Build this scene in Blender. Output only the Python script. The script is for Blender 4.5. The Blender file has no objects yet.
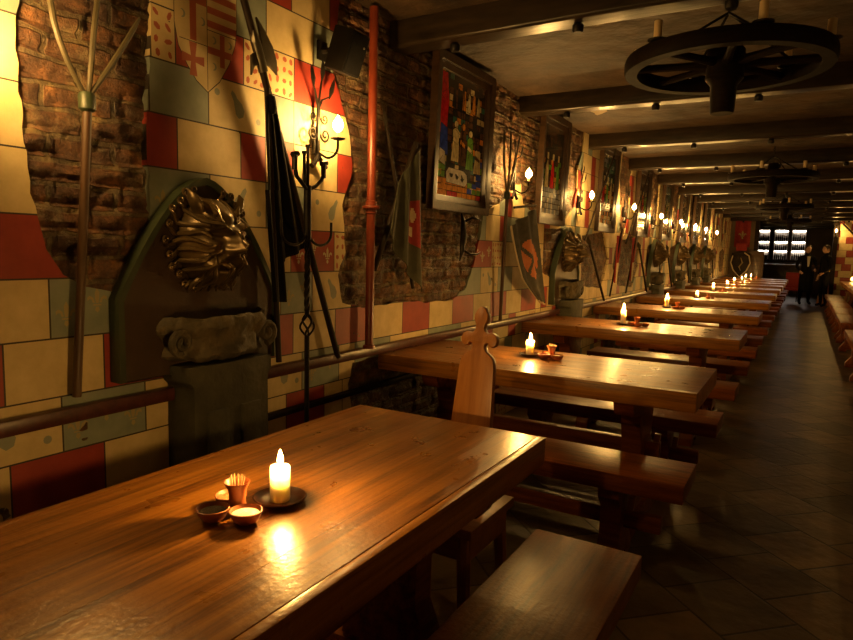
import bpy, bmesh, math, random
from mathutils import Vector, Matrix, noise, geometry
random.seed(7)
SC = bpy.context.scene
COL = SC.collection
PI = math.pi

# ------------------------------------------------------------------ camera
IW, IH = 853, 640
CAM = Vector((2.08, 0.0, 1.36))
_c = Vector((IW/2, IH/2))
_a = Vector((-650, 222)) - _c
_b = Vector((805, 259)) - _c
FPX = math.sqrt(-_a.dot(_b))
_Y = Vector((_b.x, _b.y, FPX)).normalized()
_X = -Vector((_a.x, _a.y, FPX))
_X = (_X - _Y*_X.dot(_Y)).normalized()
_Z = _X.cross(_Y)
RW = Matrix((_X, _Y, _Z))
def ray(px, py):
    return RW @ Vector((px - IW/2, py - IH/2, FPX))
def at(px, py, x=None, y=None, z=None):
    """world point seen at a pixel, on a plane of constant x, y or z"""
    d = ray(px, py)
    ax, v = (0, x) if x is not None else (1, y) if y is not None else (2, z)
    return CAM + d*((v - CAM[ax])/d[ax])
cam = bpy.data.cameras.new('camera')
cam.sensor_width = 36
cam.lens = FPX*36/IW
cam.clip_start = 0.02
camo = bpy.data.objects.new('camera', cam)
COL.objects.link(camo)
r_, u_, k_ = RW @ Vector((1, 0, 0)), RW @ Vector((0, -1, 0)), RW @ Vector((0, 0, -1))
camo.matrix_world = Matrix(((r_.x, u_.x, k_.x, CAM.x), (r_.y, u_.y, k_.y, CAM.y), (r_.z, u_.z, k_.z, CAM.z), (0, 0, 0, 1)))
SC.camera = camo

# ------------------------------------------------------------------ world, exposure, lamp strengths
w = bpy.data.worlds.new('world')
SC.world = w
w.use_nodes = True
w.node_tree.nodes['Background'].inputs[0].default_value = (0.02, 0.012, 0.005, 1)
w.node_tree.nodes['Background'].inputs[1].default_value = 0.05
SC.view_settings.view_transform = 'Standard'
SC.view_settings.look = 'None'
SC.view_settings.exposure = 1.2
SC.view_settings.gamma = 1.0
SC.view_settings.use_curve_mapping = False
BULB_STRENGTH = 370.0
FLAME_STRENGTH = 1350.0
BULB_COLOR = (1.0, 0.555, 0.155)
FLAME_COLOR = (1.0, 0.52, 0.125)

# ------------------------------------------------------------------ materials
MATS = {}
def nt(name):
    m = bpy.data.materials.new(name)
    m.use_nodes = True
    t = m.node_tree
    return m, t, t.nodes['Principled BSDF']
def node(t, kind, **kw):
    n = t.nodes.new(kind)
    for k, v in kw.items():
        if k in n.inputs.keys():
            n.inputs[k].default_value = v
        else:
            setattr(n, k, v)
    return n
def coords(t, scale=(1, 1, 1), kind='Object', rot=(0, 0, 0)):
    tc = node(t, 'ShaderNodeTexCoord')
    mp = node(t, 'ShaderNodeMapping')
    mp.inputs['Scale'].default_value = scale
    mp.inputs['Rotation'].default_value = rot
    t.links.new(tc.outputs[kind], mp.inputs['Vector'])
    return mp.outputs['Vector']
def ramp(t, fac, stops):
    r = node(t, 'ShaderNodeValToRGB')
    e = r.color_ramp.elements
    while len(e) < len(stops):
        e.new(0.5)
    for el, (p, c) in zip(e, stops):
        el.position = p
        el.color = (*c, 1)
    t.links.new(fac, r.inputs[0])
    return r.outputs[0]
def bump(t, b, height, strength=0.3, dist=0.01):
    n = node(t, 'ShaderNodeBump', Strength=strength, Distance=dist)
    t.links.new(height, n.inputs['Height'])
    t.links.new(n.outputs[0], b.inputs['Normal'])
def mottled(name, c0, c1, rough=0.6, scale=8, metal=0.0, bstr=0.2, bscale=40, bdist=0.005, coat=0, kind='Object'):
    m, t, b = nt(name)
    v = coords(t, kind=kind)
    n = node(t, 'ShaderNodeTexNoise', Scale=scale, Detail=6.0, Roughness=0.6)
    t.links.new(v, n.inputs['Vector'])
    t.links.new(ramp(t, n.outputs[0], [(0.3, c0), (0.7, c1)]), b.inputs['Base Color'])
    b.inputs['Roughness'].default_value = rough
    b.inputs['Metallic'].default_value = metal
    b.inputs['Coat Weight'].default_value = coat
    if bstr:
        n2 = node(t, 'ShaderNodeTexNoise', Scale=bscale, Detail=4.0)
        t.links.new(v, n2.inputs['Vector'])
        bump(t, b, n2.outputs[0], bstr, bdist)
    MATS[name] = m
    return m
def wood(name, c0, c1, c2, rough=0.3, across=16, along=1.2, coat=0.15, bstr=0.12, spec=0.5):
    """grain runs along local x"""
    m, t, b = nt(name)
    tc = node(t, 'ShaderNodeTexCoord')
    geo = node(t, 'ShaderNodeNewGeometry')
    add = node(t, 'ShaderNodeVectorMath', operation='MULTIPLY_ADD')
    t.links.new(geo.outputs['Random Per Island'], add.inputs[0])
    add.inputs[1].default_value = (17, 5, 9)
    t.links.new(tc.outputs['Object'], add.inputs[2])
    mp = node(t, 'ShaderNodeMapping')
    mp.inputs['Scale'].default_value = (along, across, across)
    t.links.new(add.outputs[0], mp.inputs['Vector'])
    n = node(t, 'ShaderNodeTexNoise', Scale=1.6, Detail=10.0, Roughness=0.68, Distortion=0.25)
    t.links.new(mp.outputs[0], n.inputs['Vector'])
    col = ramp(t, n.outputs[0], [(0.34, c0), (0.5, c1), (0.68, c2)])
    mixn = node(t, 'ShaderNodeMixRGB', blend_type='MULTIPLY')
    rr = ramp(t, geo.outputs['Random Per Island'], [(0.0, (0.72, 0.68, 0.62)), (1.0, (1.12, 1.1, 1.05))])
    mixn.inputs[0].default_value = 1.0
    t.links.new(col, mixn.inputs[1])
    t.links.new(rr, mixn.inputs[2])
    t.links.new(mixn.outputs[0], b.inputs['Base Color'])
    n2 = node(t, 'ShaderNodeTexNoise', Scale=9.0, Detail=4.0)
    t.links.new(tc.outputs['Object'], n2.inputs['Vector'])
    rg = node(t, 'ShaderNodeMapRange')
    rg.inputs['To Min'].default_value = rough - 0.1
    rg.inputs['To Max'].default_value = rough + 0.14
    t.links.new(n2.outputs[0], rg.inputs['Value'])
    t.links.new(rg.outputs[0], b.inputs['Roughness'])
    b.inputs['Specular IOR Level'].default_value = spec
    b.inputs['Coat Weight'].default_value = coat
    b.inputs['Coat Roughness'].default_value = 0.22
    mx = node(t, 'ShaderNodeMath', operation='MULTIPLY_ADD')
    t.links.new(n.outputs[0], mx.inputs[0])
    mx.inputs[1].default_value = 0.15
    n3 = node(t, 'ShaderNodeTexNoise', Scale=70.0, Detail=3.0)
    t.links.new(tc.outputs['Object'], n3.inputs['Vector'])
    t.links.new(n3.outputs[0], mx.inputs[2])
    bump(t, b, mx.outputs[0], bstr, 0.004)
    MATS[name] = m
    return m
def emit(name, color, strength):
    m, t, b = nt(name)
    b.inputs['Base Color'].default_value = (*color, 1)
    b.inputs['Emission Color'].default_value = (*color, 1)
    b.inputs['Emission Strength'].default_value = strength
    MATS[name] = m
    return m

wood('table_wood', (0.09, 0.030, 0.004), (0.29, 0.115, 0.013), (0.46, 0.20, 0.024), rough=0.29, coat=0.0, spec=0.5, bstr=0.25, across=26, along=1.0)
wood('bench_wood', (0.08, 0.019, 0.003), (0.21, 0.058, 0.008), (0.33, 0.10, 0.014), rough=0.33, coat=0.0, spec=0.22, bstr=0.3)
wood('upright_wood', (0.28, 0.10, 0.022), (0.38, 0.15, 0.034), (0.46, 0.20, 0.05), rough=0.38, across=1.2, along=16, coat=0.1)
MATS['upright_wood'].node_tree.nodes['Mapping'].inputs['Scale'].default_value = (18, 18, 1.2)
wood('chair_wood', (0.28, 0.10, 0.022), (0.38, 0.15, 0.034), (0.46, 0.20, 0.05), rough=0.38)
wood('dark_wood', (0.012, 0.008, 0.005), (0.022, 0.014, 0.008), (0.034, 0.021, 0.012), rough=0.55, coat=0.0, spec=0.15)
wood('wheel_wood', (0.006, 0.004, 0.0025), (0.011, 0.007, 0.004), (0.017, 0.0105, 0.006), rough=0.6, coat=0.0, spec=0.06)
wood('frame_wood', (0.025, 0.012, 0.005), (0.045, 0.022, 0.008), (0.07, 0.036, 0.014), rough=0.38, coat=0.0, spec=0.3)
wood('pole_wood', (0.16, 0.085, 0.035), (0.24, 0.14, 0.06), (0.30, 0.18, 0.08), rough=0.5)
wood('rail_wood', (0.05, 0.012, 0.007), (0.08, 0.019, 0.011), (0.11, 0.028, 0.016), rough=0.35)
wood('panel_wood', (0.06, 0.028, 0.012), (0.10, 0.048, 0.02), (0.14, 0.07, 0.03), rough=0.45)
mottled('cream_paint', (0.46, 0.35, 0.16), (0.62, 0.49, 0.25), 0.62, 9, bstr=0.25, bscale=30)
mottled('red_paint', (0.22, 0.022, 0.014), (0.32, 0.038, 0.02), 0.55, 9, bstr=0.25, bscale=30)
mottled('grey_paint', (0.17, 0.20, 0.16), (0.25, 0.28, 0.22), 0.6, 9, bstr=0.25, bscale=30)
mottled('line_paint', (0.03, 0.022, 0.015), (0.05, 0.035, 0.02), 0.7)
mottled('motif_grey', (0.20, 0.22, 0.17), (0.27, 0.28, 0.21), 0.6)
mottled('motif_cream', (0.42, 0.36, 0.20), (0.52, 0.45, 0.27), 0.6)
mottled('motif_gold', (0.30, 0.24, 0.11), (0.36, 0.29, 0.14), 0.6)
mottled('motif_red', (0.30, 0.07, 0.035), (0.40, 0.10, 0.045), 0.6)
mottled('iron', (0.012, 0.010, 0.008), (0.028, 0.024, 0.02), 0.42, 20, metal=0.6, bstr=0.2, bscale=60)
mottled('old_steel', (0.10, 0.085, 0.06), (0.16, 0.14, 0.10), 0.4, 15, metal=0.8)
mottled('bronze', (0.05, 0.034, 0.014), (0.15, 0.095, 0.034), 0.36, 12, metal=0.55, bstr=0.3, bscale=35)
mottled('green_patina', (0.022, 0.032, 0.014), (0.045, 0.058, 0.026), 0.45, 10, bstr=0.3)
mottled('arch_board', (0.03, 0.017, 0.008), (0.055, 0.03, 0.014), 0.5, 8, bstr=0.3)
mottled('mossy_stone', (0.03, 0.026, 0.013), (0.11, 0.08, 0.035), 0.7, 10, bstr=0.8, bscale=22, bdist=0.015)
mottled('pedestal_stone', (0.022, 0.022, 0.012), (0.06, 0.053, 0.028), 0.75, 6, bstr=0.6, bscale=22, bdist=0.01)
mottled('pipe_paint', (0.13, 0.020, 0.007), (0.18, 0.032, 0.011), 0.35, 10, bstr=0.1)
mottled('black_plastic', (0.004, 0.003, 0.0025), (0.007, 0.0055, 0.004), 0.75, 20, bstr=0.1, bscale=120)
mottled('black_cloth', (0.004, 0.004, 0.004), (0.008, 0.007, 0.007), 0.95, 20, bstr=0.3, bscale=90)
mottled('green_cloth', (0.032, 0.034, 0.016), (0.06, 0.058, 0.028), 0.8, 20, bstr=0.3, bscale=90)
mottled('grey_cloth', (0.06, 0.058, 0.05), (0.095, 0.09, 0.075), 0.85, 20, bstr=0.3, bscale=90)
mottled('orange_cloth', (0.42, 0.12, 0.035), (0.52, 0.17, 0.05), 0.8, 20, bstr=0.3, bscale=90)
mottled('red_cloth', (0.20, 0.012, 0.010), (0.28, 0.02, 0.016), 0.8, 20, bstr=0.3, bscale=90)
mottled('pale_cloth', (0.45, 0.36, 0.22), (0.58, 0.47, 0.3), 0.8, 20, bstr=0.3, bscale=90)
mottled('terracotta', (0.36, 0.10, 0.03), (0.46, 0.15, 0.045), 0.42, 14, bstr=0.15, bscale=60)
mottled('dark_dish', (0.09, 0.03, 0.012), (0.17, 0.06, 0.022), 0.35, 14, bstr=0.15, bscale=60)
mottled('salt', (0.78, 0.74, 0.66), (0.86, 0.82, 0.74), 0.8, 60, bstr=0.5, bscale=300)
mottled('pepper', (0.03, 0.022, 0.012), (0.12, 0.08, 0.04), 0.9, 260, bstr=0.5, bscale=300)
mottled('spice', (0.5, 0.2, 0.06), (0.6, 0.28, 0.1), 0.8, 160, bstr=0.5, bscale=300)
mottled('pick_wood', (0.55, 0.36, 0.18), (0.66, 0.45, 0.24), 0.6, 30, bstr=0)
mottled('skin', (0.45, 0.26, 0.17), (0.5, 0.3, 0.2), 0.5, 12, bstr=0.05)
mottled('hair', (0.03, 0.02, 0.012), (0.05, 0.032, 0.02), 0.6, 40)
mottled('white_cloth', (0.6, 0.58, 0.54), (0.7, 0.68, 0.63), 0.8, 20)
mottled('bottle_glass', (0.015, 0.02, 0.012), (0.03, 0.03, 0.02), 0.12, 10, bstr=0)
mottled('label_paper', (0.55, 0.5, 0.4), (0.65, 0.6, 0.48), 0.7, 30)
mottled('pale_patch', (0.50, 0.40, 0.24), (0.6, 0.5, 0.32), 0.8, 20, bstr=0.5)
mottled('candle_ivory', (0.5, 0.38, 0.2), (0.6, 0.46, 0.26), 0.5, 12)
mottled('gold_frame', (0.22, 0.15, 0.06), (0.30, 0.21, 0.09), 0.4, 12, metal=0.4)
for k in ('black_cloth', 'black_plastic', 'iron', 'grey_cloth'):
    MATS[k].node_tree.nodes['Principled BSDF'].inputs['Specular IOR Level'].default_value = 0.15
emit('bulb_glow', BULB_COLOR, BULB_STRENGTH)
emit('dim_bulb', BULB_COLOR, BULB_STRENGTH*0.18)
emit('flame', FLAME_COLOR, FLAME_STRENGTH)
emit('shelf_light', (1.0, 0.86, 0.72), 11.0)
mottled('shelf_back', (0.5, 0.46, 0.4), (0.58, 0.53, 0.46), 0.6)
m, t, b = nt('wax')
b.inputs['Base Color'].default_value = (0.95, 0.88, 0.70, 1)
b.inputs['Roughness'].default_value = 0.45
b.inputs['Subsurface Weight'].default_value = 1.0
b.inputs['Subsurface Radius'].default_value = (1.0, 0.8, 0.5)
b.inputs['Subsurface Scale'].default_value = 0.14
MATS['wax'] = m

BW, BH, BM = 0.235, 0.078, 0.010
def brick_material():
    m, t, b = nt('bare_brick')
    tc = node(t, 'ShaderNodeTexCoord')
    sp = node(t, 'ShaderNodeSeparateXYZ')
    cb = node(t, 'ShaderNodeCombineXYZ')
    t.links.new(tc.outputs['Object'], sp.inputs[0])
    t.links.new(sp.outputs['Y'], cb.inputs['X'])
    t.links.new(sp.outputs['Z'], cb.inputs['Y'])
    dn = node(t, 'ShaderNodeTexNoise', Scale=7.0, Detail=3.0)
    t.links.new(cb.outputs[0], dn.inputs['Vector'])
    wob = node(t, 'ShaderNodeVectorMath', operation='MULTIPLY_ADD')
    t.links.new(dn.outputs['Color'], wob.inputs[0])
    wob.inputs[1].default_value = (0.05, 0.045, 0)
    t.links.new(cb.outputs[0], wob.inputs[2])
    br = node(t, 'ShaderNodeTexBrick')
    br.inputs['Scale'].default_value = 1.0
    br.inputs['Brick Width'].default_value = BW
    br.inputs['Row Height'].default_value = BH
    br.inputs['Mortar Size'].default_value = BM
    br.inputs['Mortar Smooth'].default_value = 0.4
    br.inputs['Color1'].default_value = (0.075, 0.033, 0.015, 1)
    br.inputs['Color2'].default_value = (0.165, 0.078, 0.034, 1)
    br.inputs['Mortar'].default_value = (0.13, 0.095, 0.05, 1)
    t.links.new(wob.outputs[0], br.inputs['Vector'])
    n = node(t, 'ShaderNodeTexNoise', Scale=14.0, Detail=8.0, Roughness=0.7)
    t.links.new(tc.outputs['Object'], n.inputs['Vector'])
    mul = node(t, 'ShaderNodeMixRGB', blend_type='MULTIPLY')
    mul.inputs[0].default_value = 1.0
    t.links.new(br.outputs[0], mul.inputs[1])
    t.links.new(ramp(t, n.outputs[0], [(0.32, (0.22, 0.19, 0.16)), (0.5, (0.8, 0.75, 0.68)), (0.68, (2.0, 1.9, 1.5))]), mul.inputs[2])
    n5 = node(t, 'ShaderNodeTexNoise', Scale=4.5, Detail=9.0, Roughness=0.75)
    t.links.new(tc.outputs['Object'], n5.inputs['Vector'])
    sm = node(t, 'ShaderNodeMixRGB')
    t.links.new(ramp(t, n5.outputs[0], [(0.52, (0, 0, 0)), (0.66, (0.75, 0.75, 0.75))]), sm.inputs[0])
    t.links.new(mul.outputs[0], sm.inputs[1])
    sm.inputs[2].default_value = (0.30, 0.23, 0.12, 1)
    t.links.new(sm.outputs[0], b.inputs['Base Color'])
    b.inputs['Roughness'].default_value = 0.62
    n2 = node(t, 'ShaderNodeTexNoise', Scale=45.0, Detail=6.0, Roughness=0.7)
    t.links.new(tc.outputs['Object'], n2.inputs['Vector'])
    sub = node(t, 'ShaderNodeMath', operation='MULTIPLY_ADD')
    t.links.new(br.outputs['Fac'], sub.inputs[0])
    sub.inputs[1].default_value = -0.7
    t.links.new(n2.outputs[0], sub.inputs[2])
    bump(t, b, sub.outputs[0], 1.0, 0.022)
    MATS['bare_brick'] = m
brick_material()

def floor_material():
    m, t, b = nt('slate_floor')
    v = coords(t, (1, 1, 1), rot=(0, 0, PI/4))
    br = node(t, 'ShaderNodeTexBrick')
    br.offset = 0.5
    br.inputs['Scale'].default_value = 1.0
    br.inputs['Brick Width'].default_value = 0.34
    br.inputs['Row Height'].default_value = 0.34
    br.inputs['Mortar Size'].default_value = 0.006
    br.inputs['Mortar Smooth'].default_value = 0.3
    br.inputs['Color1'].default_value = (0.19, 0.135, 0.072, 1)
    br.inputs['Color2'].default_value = (0.075, 0.06, 0.037, 1)
    br.inputs['Mortar'].default_value = (0.018, 0.014, 0.01, 1)
    t.links.new(v, br.inputs['Vector'])
    n = node(t, 'ShaderNodeTexNoise', Scale=5.0, Detail=7.0, Roughness=0.65)
    t.links.new(v, n.inputs['Vector'])
    mul = node(t, 'ShaderNodeMixRGB', blend_type='MULTIPLY')
    mul.inputs[0].default_value = 1.0
    t.links.new(br.outputs[0], mul.inputs[1])
    t.links.new(ramp(t, n.outputs[0], [(0.3, (0.55, 0.5, 0.45)), (0.7, (1.35, 1.25, 1.1))]), mul.inputs[2])
    t.links.new(mul.outputs[0], b.inputs['Base Color'])
    b.inputs['Roughness'].default_value = 0.40
    n2 = node(t, 'ShaderNodeTexNoise', Scale=18.0, Detail=5.0)
    t.links.new(v, n2.inputs['Vector'])
    sub = node(t, 'ShaderNodeMath', operation='MULTIPLY_ADD')
    t.links.new(br.outputs['Fac'], sub.inputs[0])
    sub.inputs[1].default_value = -0.8
    t.links.new(n2.outputs[0], sub.inputs[2])
    bump(t, b, sub.outputs[0], 0.4, 0.01)
    MATS['slate_floor'] = m
floor_material()
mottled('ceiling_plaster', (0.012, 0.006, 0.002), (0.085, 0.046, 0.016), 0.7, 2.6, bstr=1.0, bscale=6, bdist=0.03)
mottled('plain_plaster', (0.10, 0.07, 0.04), (0.16, 0.11, 0.06), 0.7, 3.5, bstr=0.5, bscale=9, bdist=0.02)

# ------------------------------------------------------------------ mesh helpers
class MB:
    def __init__(self):
        self.bm = bmesh.new()
    def _xf(self, verts, mat):
        if mat is not None:
            bmesh.ops.transform(self.bm, matrix=mat, verts=verts)
    def box(self, c, s, rot=None, bev=0.004, mi=0):
        tmp = bmesh.new()
        bmesh.ops.create_cube(tmp, size=1.0)
        bmesh.ops.scale(tmp, vec=s, verts=tmp.verts)
        if bev:
            bmesh.ops.bevel(tmp, geom=tmp.edges[:], offset=min(bev, min(s)*0.45), segments=2, affect='EDGES', profile=0.6)
        mat = Matrix.Translation(c)
        if rot is not None:
            mat = mat @ (rot.to_4x4() if hasattr(rot, 'to_4x4') else rot)
        bmesh.ops.transform(tmp, matrix=mat, verts=tmp.verts)
        self.merge(tmp, mi)
        return self
    def merge(self, tmp, mi=0):
        vm = {}
        for v in tmp.verts:
            vm[v] = self.bm.verts.new(v.co)
        for f in tmp.faces:
            try:
                nf = self.bm.faces.new([vm[v] for v in f.verts])
                nf.material_index = mi
            except ValueError:
                pass
        tmp.free()
    def tube(self, pts, r, seg=8, mi=0, flat=1.0, cap=True):
        pts = [Vector(p) for p in pts]
        n = len(pts)
        rs = r if isinstance(r, (list, tuple)) else [r]*n
        rings = []
        up = None
        for i in range(n):
            d = (pts[min(i+1, n-1)] - pts[max(i-1, 0)])
            if d.length < 1e-9:
                d = Vector((0, 0, 1))
            d.normalize()
            if up is None:
                up = Vector((0, 0, 1)) if abs(d.z) < 0.9 else Vector((1, 0, 0))
            s = d.cross(up)
            if s.length < 1e-6:
                s = d.orthogonal()
            s.normalize()
            up = s.cross(d).normalized()
            rings.append([self.bm.verts.new(pts[i] + (s*math.cos(2*PI*k/seg) + up*math.sin(2*PI*k/seg)*flat)*rs[i]) for k in range(seg)])
        for a, b2 in zip(rings, rings[1:]):
            for k in range(seg):
                f = self.bm.faces.new((a[k], a[(k+1) % seg], b2[(k+1) % seg], b2[k]))
                f.material_index = mi
        if cap:
            for rg, rev in ((rings[0], True), (rings[-1], False)):
                f = self.bm.faces.new(rg[::-1] if rev else rg)
                f.material_index = mi
        return self
    def lathe(self, prof, o=(0, 0, 0), seg=24, mi=0, mat=None, a0=0.0, a1=2*PI, wob=None):
        o = Vector(o)
        full = abs(a1 - a0 - 2*PI) < 1e-6
        cnt = seg if full else seg + 1
        rings = []
        for (r, z) in prof:
            ring = []
            for k in range(cnt):
                a = a0 + (a1 - a0)*k/seg
                p = Vector((math.cos(a)*r, math.sin(a)*r, z))
                if wob:
                    p = wob(p)
                if mat is not None:
                    p = mat @ p
                ring.append(self.bm.verts.new(o + p))
            rings.append(ring)
        for a, b2 in zip(rings, rings[1:]):
            for k in range(seg):
                j = (k+1) % cnt
                f = self.bm.faces.new((a[k], a[j], b2[j], b2[k]))
                f.material_index = mi
        for rg, rev in ((rings[0], True), (rings[-1], False)):
            try:
                f = self.bm.faces.new(rg[::-1] if rev else rg)
                f.material_index = mi
            except ValueError:
                pass
        return self
    def prism(self, poly, fn, d0, d1, bev=0.0, mi=0):
        """poly in (u, v); fn(u, v, w) -> point; extruded from w = d0 to d1"""
        tmp = bmesh.new()
        a = [tmp.verts.new(fn(u, v, d0)) for u, v in poly]
        b2 = [tmp.verts.new(fn(u, v, d1)) for u, v in poly]
        n = len(poly)
        tmp.faces.new(a[::-1])
        tmp.faces.new(b2)
        for k in range(n):
            tmp.faces.new((a[k], a[(k+1) % n], b2[(k+1) % n], b2[k]))
        bmesh.ops.recalc_face_normals(tmp, faces=tmp.faces)
        if bev:
            ed = [e for e in tmp.edges if len(e.link_faces) == 2 and e.calc_face_angle(0) > 0.6]
            bmesh.ops.bevel(tmp, geom=ed, offset=bev, segments=2, affect='EDGES', profile=0.6)
        self.merge(tmp, mi)
        return self
    def ball(self, c, r, seg=12, rings=8, mi=0):
        c = Vector(c)
        r = Vector(r) if not isinstance(r, (int, float)) else Vector((r, r, r))
        tmp = bmesh.new()
        bmesh.ops.create_uvsphere(tmp, u_segments=seg, v_segments=rings, radius=1.0)
        for v in tmp.verts:
            v.co = c + Vector((v.co.x*r.x, v.co.y*r.y, v.co.z*r.z))
        self.merge(tmp, mi)
        return self
    def grid(self, nu, nv, fn, mi=0):
        vs = [[self.bm.verts.new(fn(i/nu, j/nv)) for j in range(nv+1)] for i in range(nu+1)]
        for i in range(nu):
            for j in range(nv):
                f = self.bm.faces.new((vs[i][j], vs[i+1][j], vs[i+1][j+1], vs[i][j+1]))
                f.material_index = mi
        return self
    def cloth(self, nu, nv, fn, th=0.004, mi=0, mfn=None):
        """a sheet with thickness: fn(u, v) -> point; mfn(u, v) -> material index"""
        P = [[Vector(fn(i/nu, j/nv)) for j in range(nv+1)] for i in range(nu+1)]
        A, B = [], []
        for i in range(nu+1):
            ra, rb = [], []
            for j in range(nv+1):
                du = P[min(i+1, nu)][j] - P[max(i-1, 0)][j]
                dv = P[i][min(j+1, nv)] - P[i][max(j-1, 0)]
                nn = du.cross(dv)
                nn = nn.normalized() if nn.length > 1e-9 else Vector((1, 0, 0))
                ra.append(self.bm.verts.new(P[i][j] + nn*th/2))
                rb.append(self.bm.verts.new(P[i][j] - nn*th/2))
            A.append(ra)
            B.append(rb)
        for i in range(nu):
            for j in range(nv):
                k = mfn((i+0.5)/nu, (j+0.5)/nv) if mfn else mi
                f = self.bm.faces.new((A[i][j], A[i+1][j], A[i+1][j+1], A[i][j+1])); f.material_index = k
                f = self.bm.faces.new((B[i][j], B[i][j+1], B[i+1][j+1], B[i+1][j])); f.material_index = k
        rim = [(i, 0) for i in range(nu)] + [(nu, j) for j in range(nv)] + [(i, nv) for i in range(nu, 0, -1)] + [(0, j) for j in range(nv, 0, -1)]
        for q in range(len(rim)):
            (i, j), (i2, j2) = rim[q], rim[(q+1) % len(rim)]
            self.bm.faces.new((A[i][j], B[i][j], B[i2][j2], A[i2][j2])).material_index = mi
        return self
    def build(self, name, mats, parent=None, smooth=True, loc=None):
        bm = self.bm
        bmesh.ops.recalc_face_normals(bm, faces=bm.faces)
        me = bpy.data.meshes.new(name)
        bm.to_mesh(me)
        bm.free()
        for k in (mats if isinstance(mats, (list, tuple)) else [mats]):
            me.materials.append(MATS[k])
        if smooth:
            me.shade_smooth()
            me.set_sharp_from_angle(angle=math.radians(38))
        o = bpy.data.objects.new(name, me)
        COL.objects.link(o)
        if parent is not None:
            o.parent = parent
        if loc is not None:
            o.location = loc
        return o

def tag(o, label, cat, group=None, kind=None):
    o['label'] = label
    o['category'] = cat
    if group:
        o['group'] = group
    if kind:
        o['kind'] = kind
    return o
def thing(name, label, cat, loc=(0, 0, 0), rz=0.0, group=None):
    o = bpy.data.objects.new(name, None)
    o.empty_display_size = 0.05
    COL.objects.link(o)
    o.location = loc
    o.rotation_euler = (0, 0, rz)
    return tag(o, label, cat, group)
def struct(o):
    o['kind'] = 'structure'
    return o
def dup(root, label, loc=None, rz=None, group=None, scale=None):
    """a copy of a thing with copies of its parts and their sub-parts"""
    r = root.copy()
    COL.objects.link(r)
    if loc is not None:
        r.location = loc
    if rz is not None:
        r.rotation_euler = (0, 0, rz)
    if scale is not None:
        r.scale = scale
    r['label'] = label
    if group:
        r['group'] = group
    for ch in list(root.children):
        c = ch.copy()
        COL.objects.link(c)
        c.parent = r
        for g in list(ch.children):
            d = g.copy()
            COL.objects.link(d)
            d.parent = c
    return r
ORD = ['first', 'second', 'third', 'fourth', 'fifth', 'sixth', 'seventh', 'eighth', 'ninth', 'tenth', 'eleventh', 'twelfth', 'thirteenth', 'fourteenth']

# ------------------------------------------------------------------ room shell
HALL_END = 22.3
CEIL = 2.62
RIGHT = 3.75
END = 31.0
BACK = -2.2
f = MB().box(((RIGHT + 3.0)/2 - 0.3, (BACK + END)/2, -0.05), (RIGHT + 3.0, END - BACK, 0.1), bev=0)
struct(f.build('floor', 'slate_floor'))
def ceil_fn(u, v):
    x, y = -0.3 + u*(RIGHT + 3.0), BACK + v*(END - BACK)
    return (x, y, CEIL + 0.012*noise.noise((x*1.3, y*1.3, 0)))
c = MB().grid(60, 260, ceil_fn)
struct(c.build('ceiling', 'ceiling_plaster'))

# left wall: bare brick with real relief behind a painted plaster skin
def brick_relief(y, z):
    row = math.floor(z/BH)
    off = 0.0 if row % 2 else 0.5*BW
    yy = (y + off) % BW
    zz = z % BH
    e = min(yy, BW - yy, zz, BH - zz)
    k = max(0.0, min(1.0, (e - 0.003)/0.008))
    bid = (math.floor((y + off)/BW), row)
    h = 0.010*k + 0.012*(noise.noise((bid[0]*3.7, bid[1]*5.1, 0.3)))*k
    h += 0.011*noise.noise((y*9, z*9, 1.7)) + 0.010*noise.noise((y*24, z*24, 4.1)) + 0.006*noise.noise((y*50, z*50, 2.1))
    return h
def wall_left():
    mb = MB()
    def fn(y0, y1):
        return lambda u, v: (-0.026 + brick_relief(y0 + u*(y1 - y0), -0.02 + v*(CEIL + 0.04)), y0 + u*(y1 - y0), -0.02 + v*(CEIL + 0.04))
    mb.grid(30, 30, fn(BACK, 0.9))
    mb.grid(320, 170, fn(0.9, 5.6))
    mb.grid(420, 70, fn(5.6, HALL_END + 0.5))
    return struct(mb.build('wall_left', 'bare_brick'))
WL = wall_left()

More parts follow.
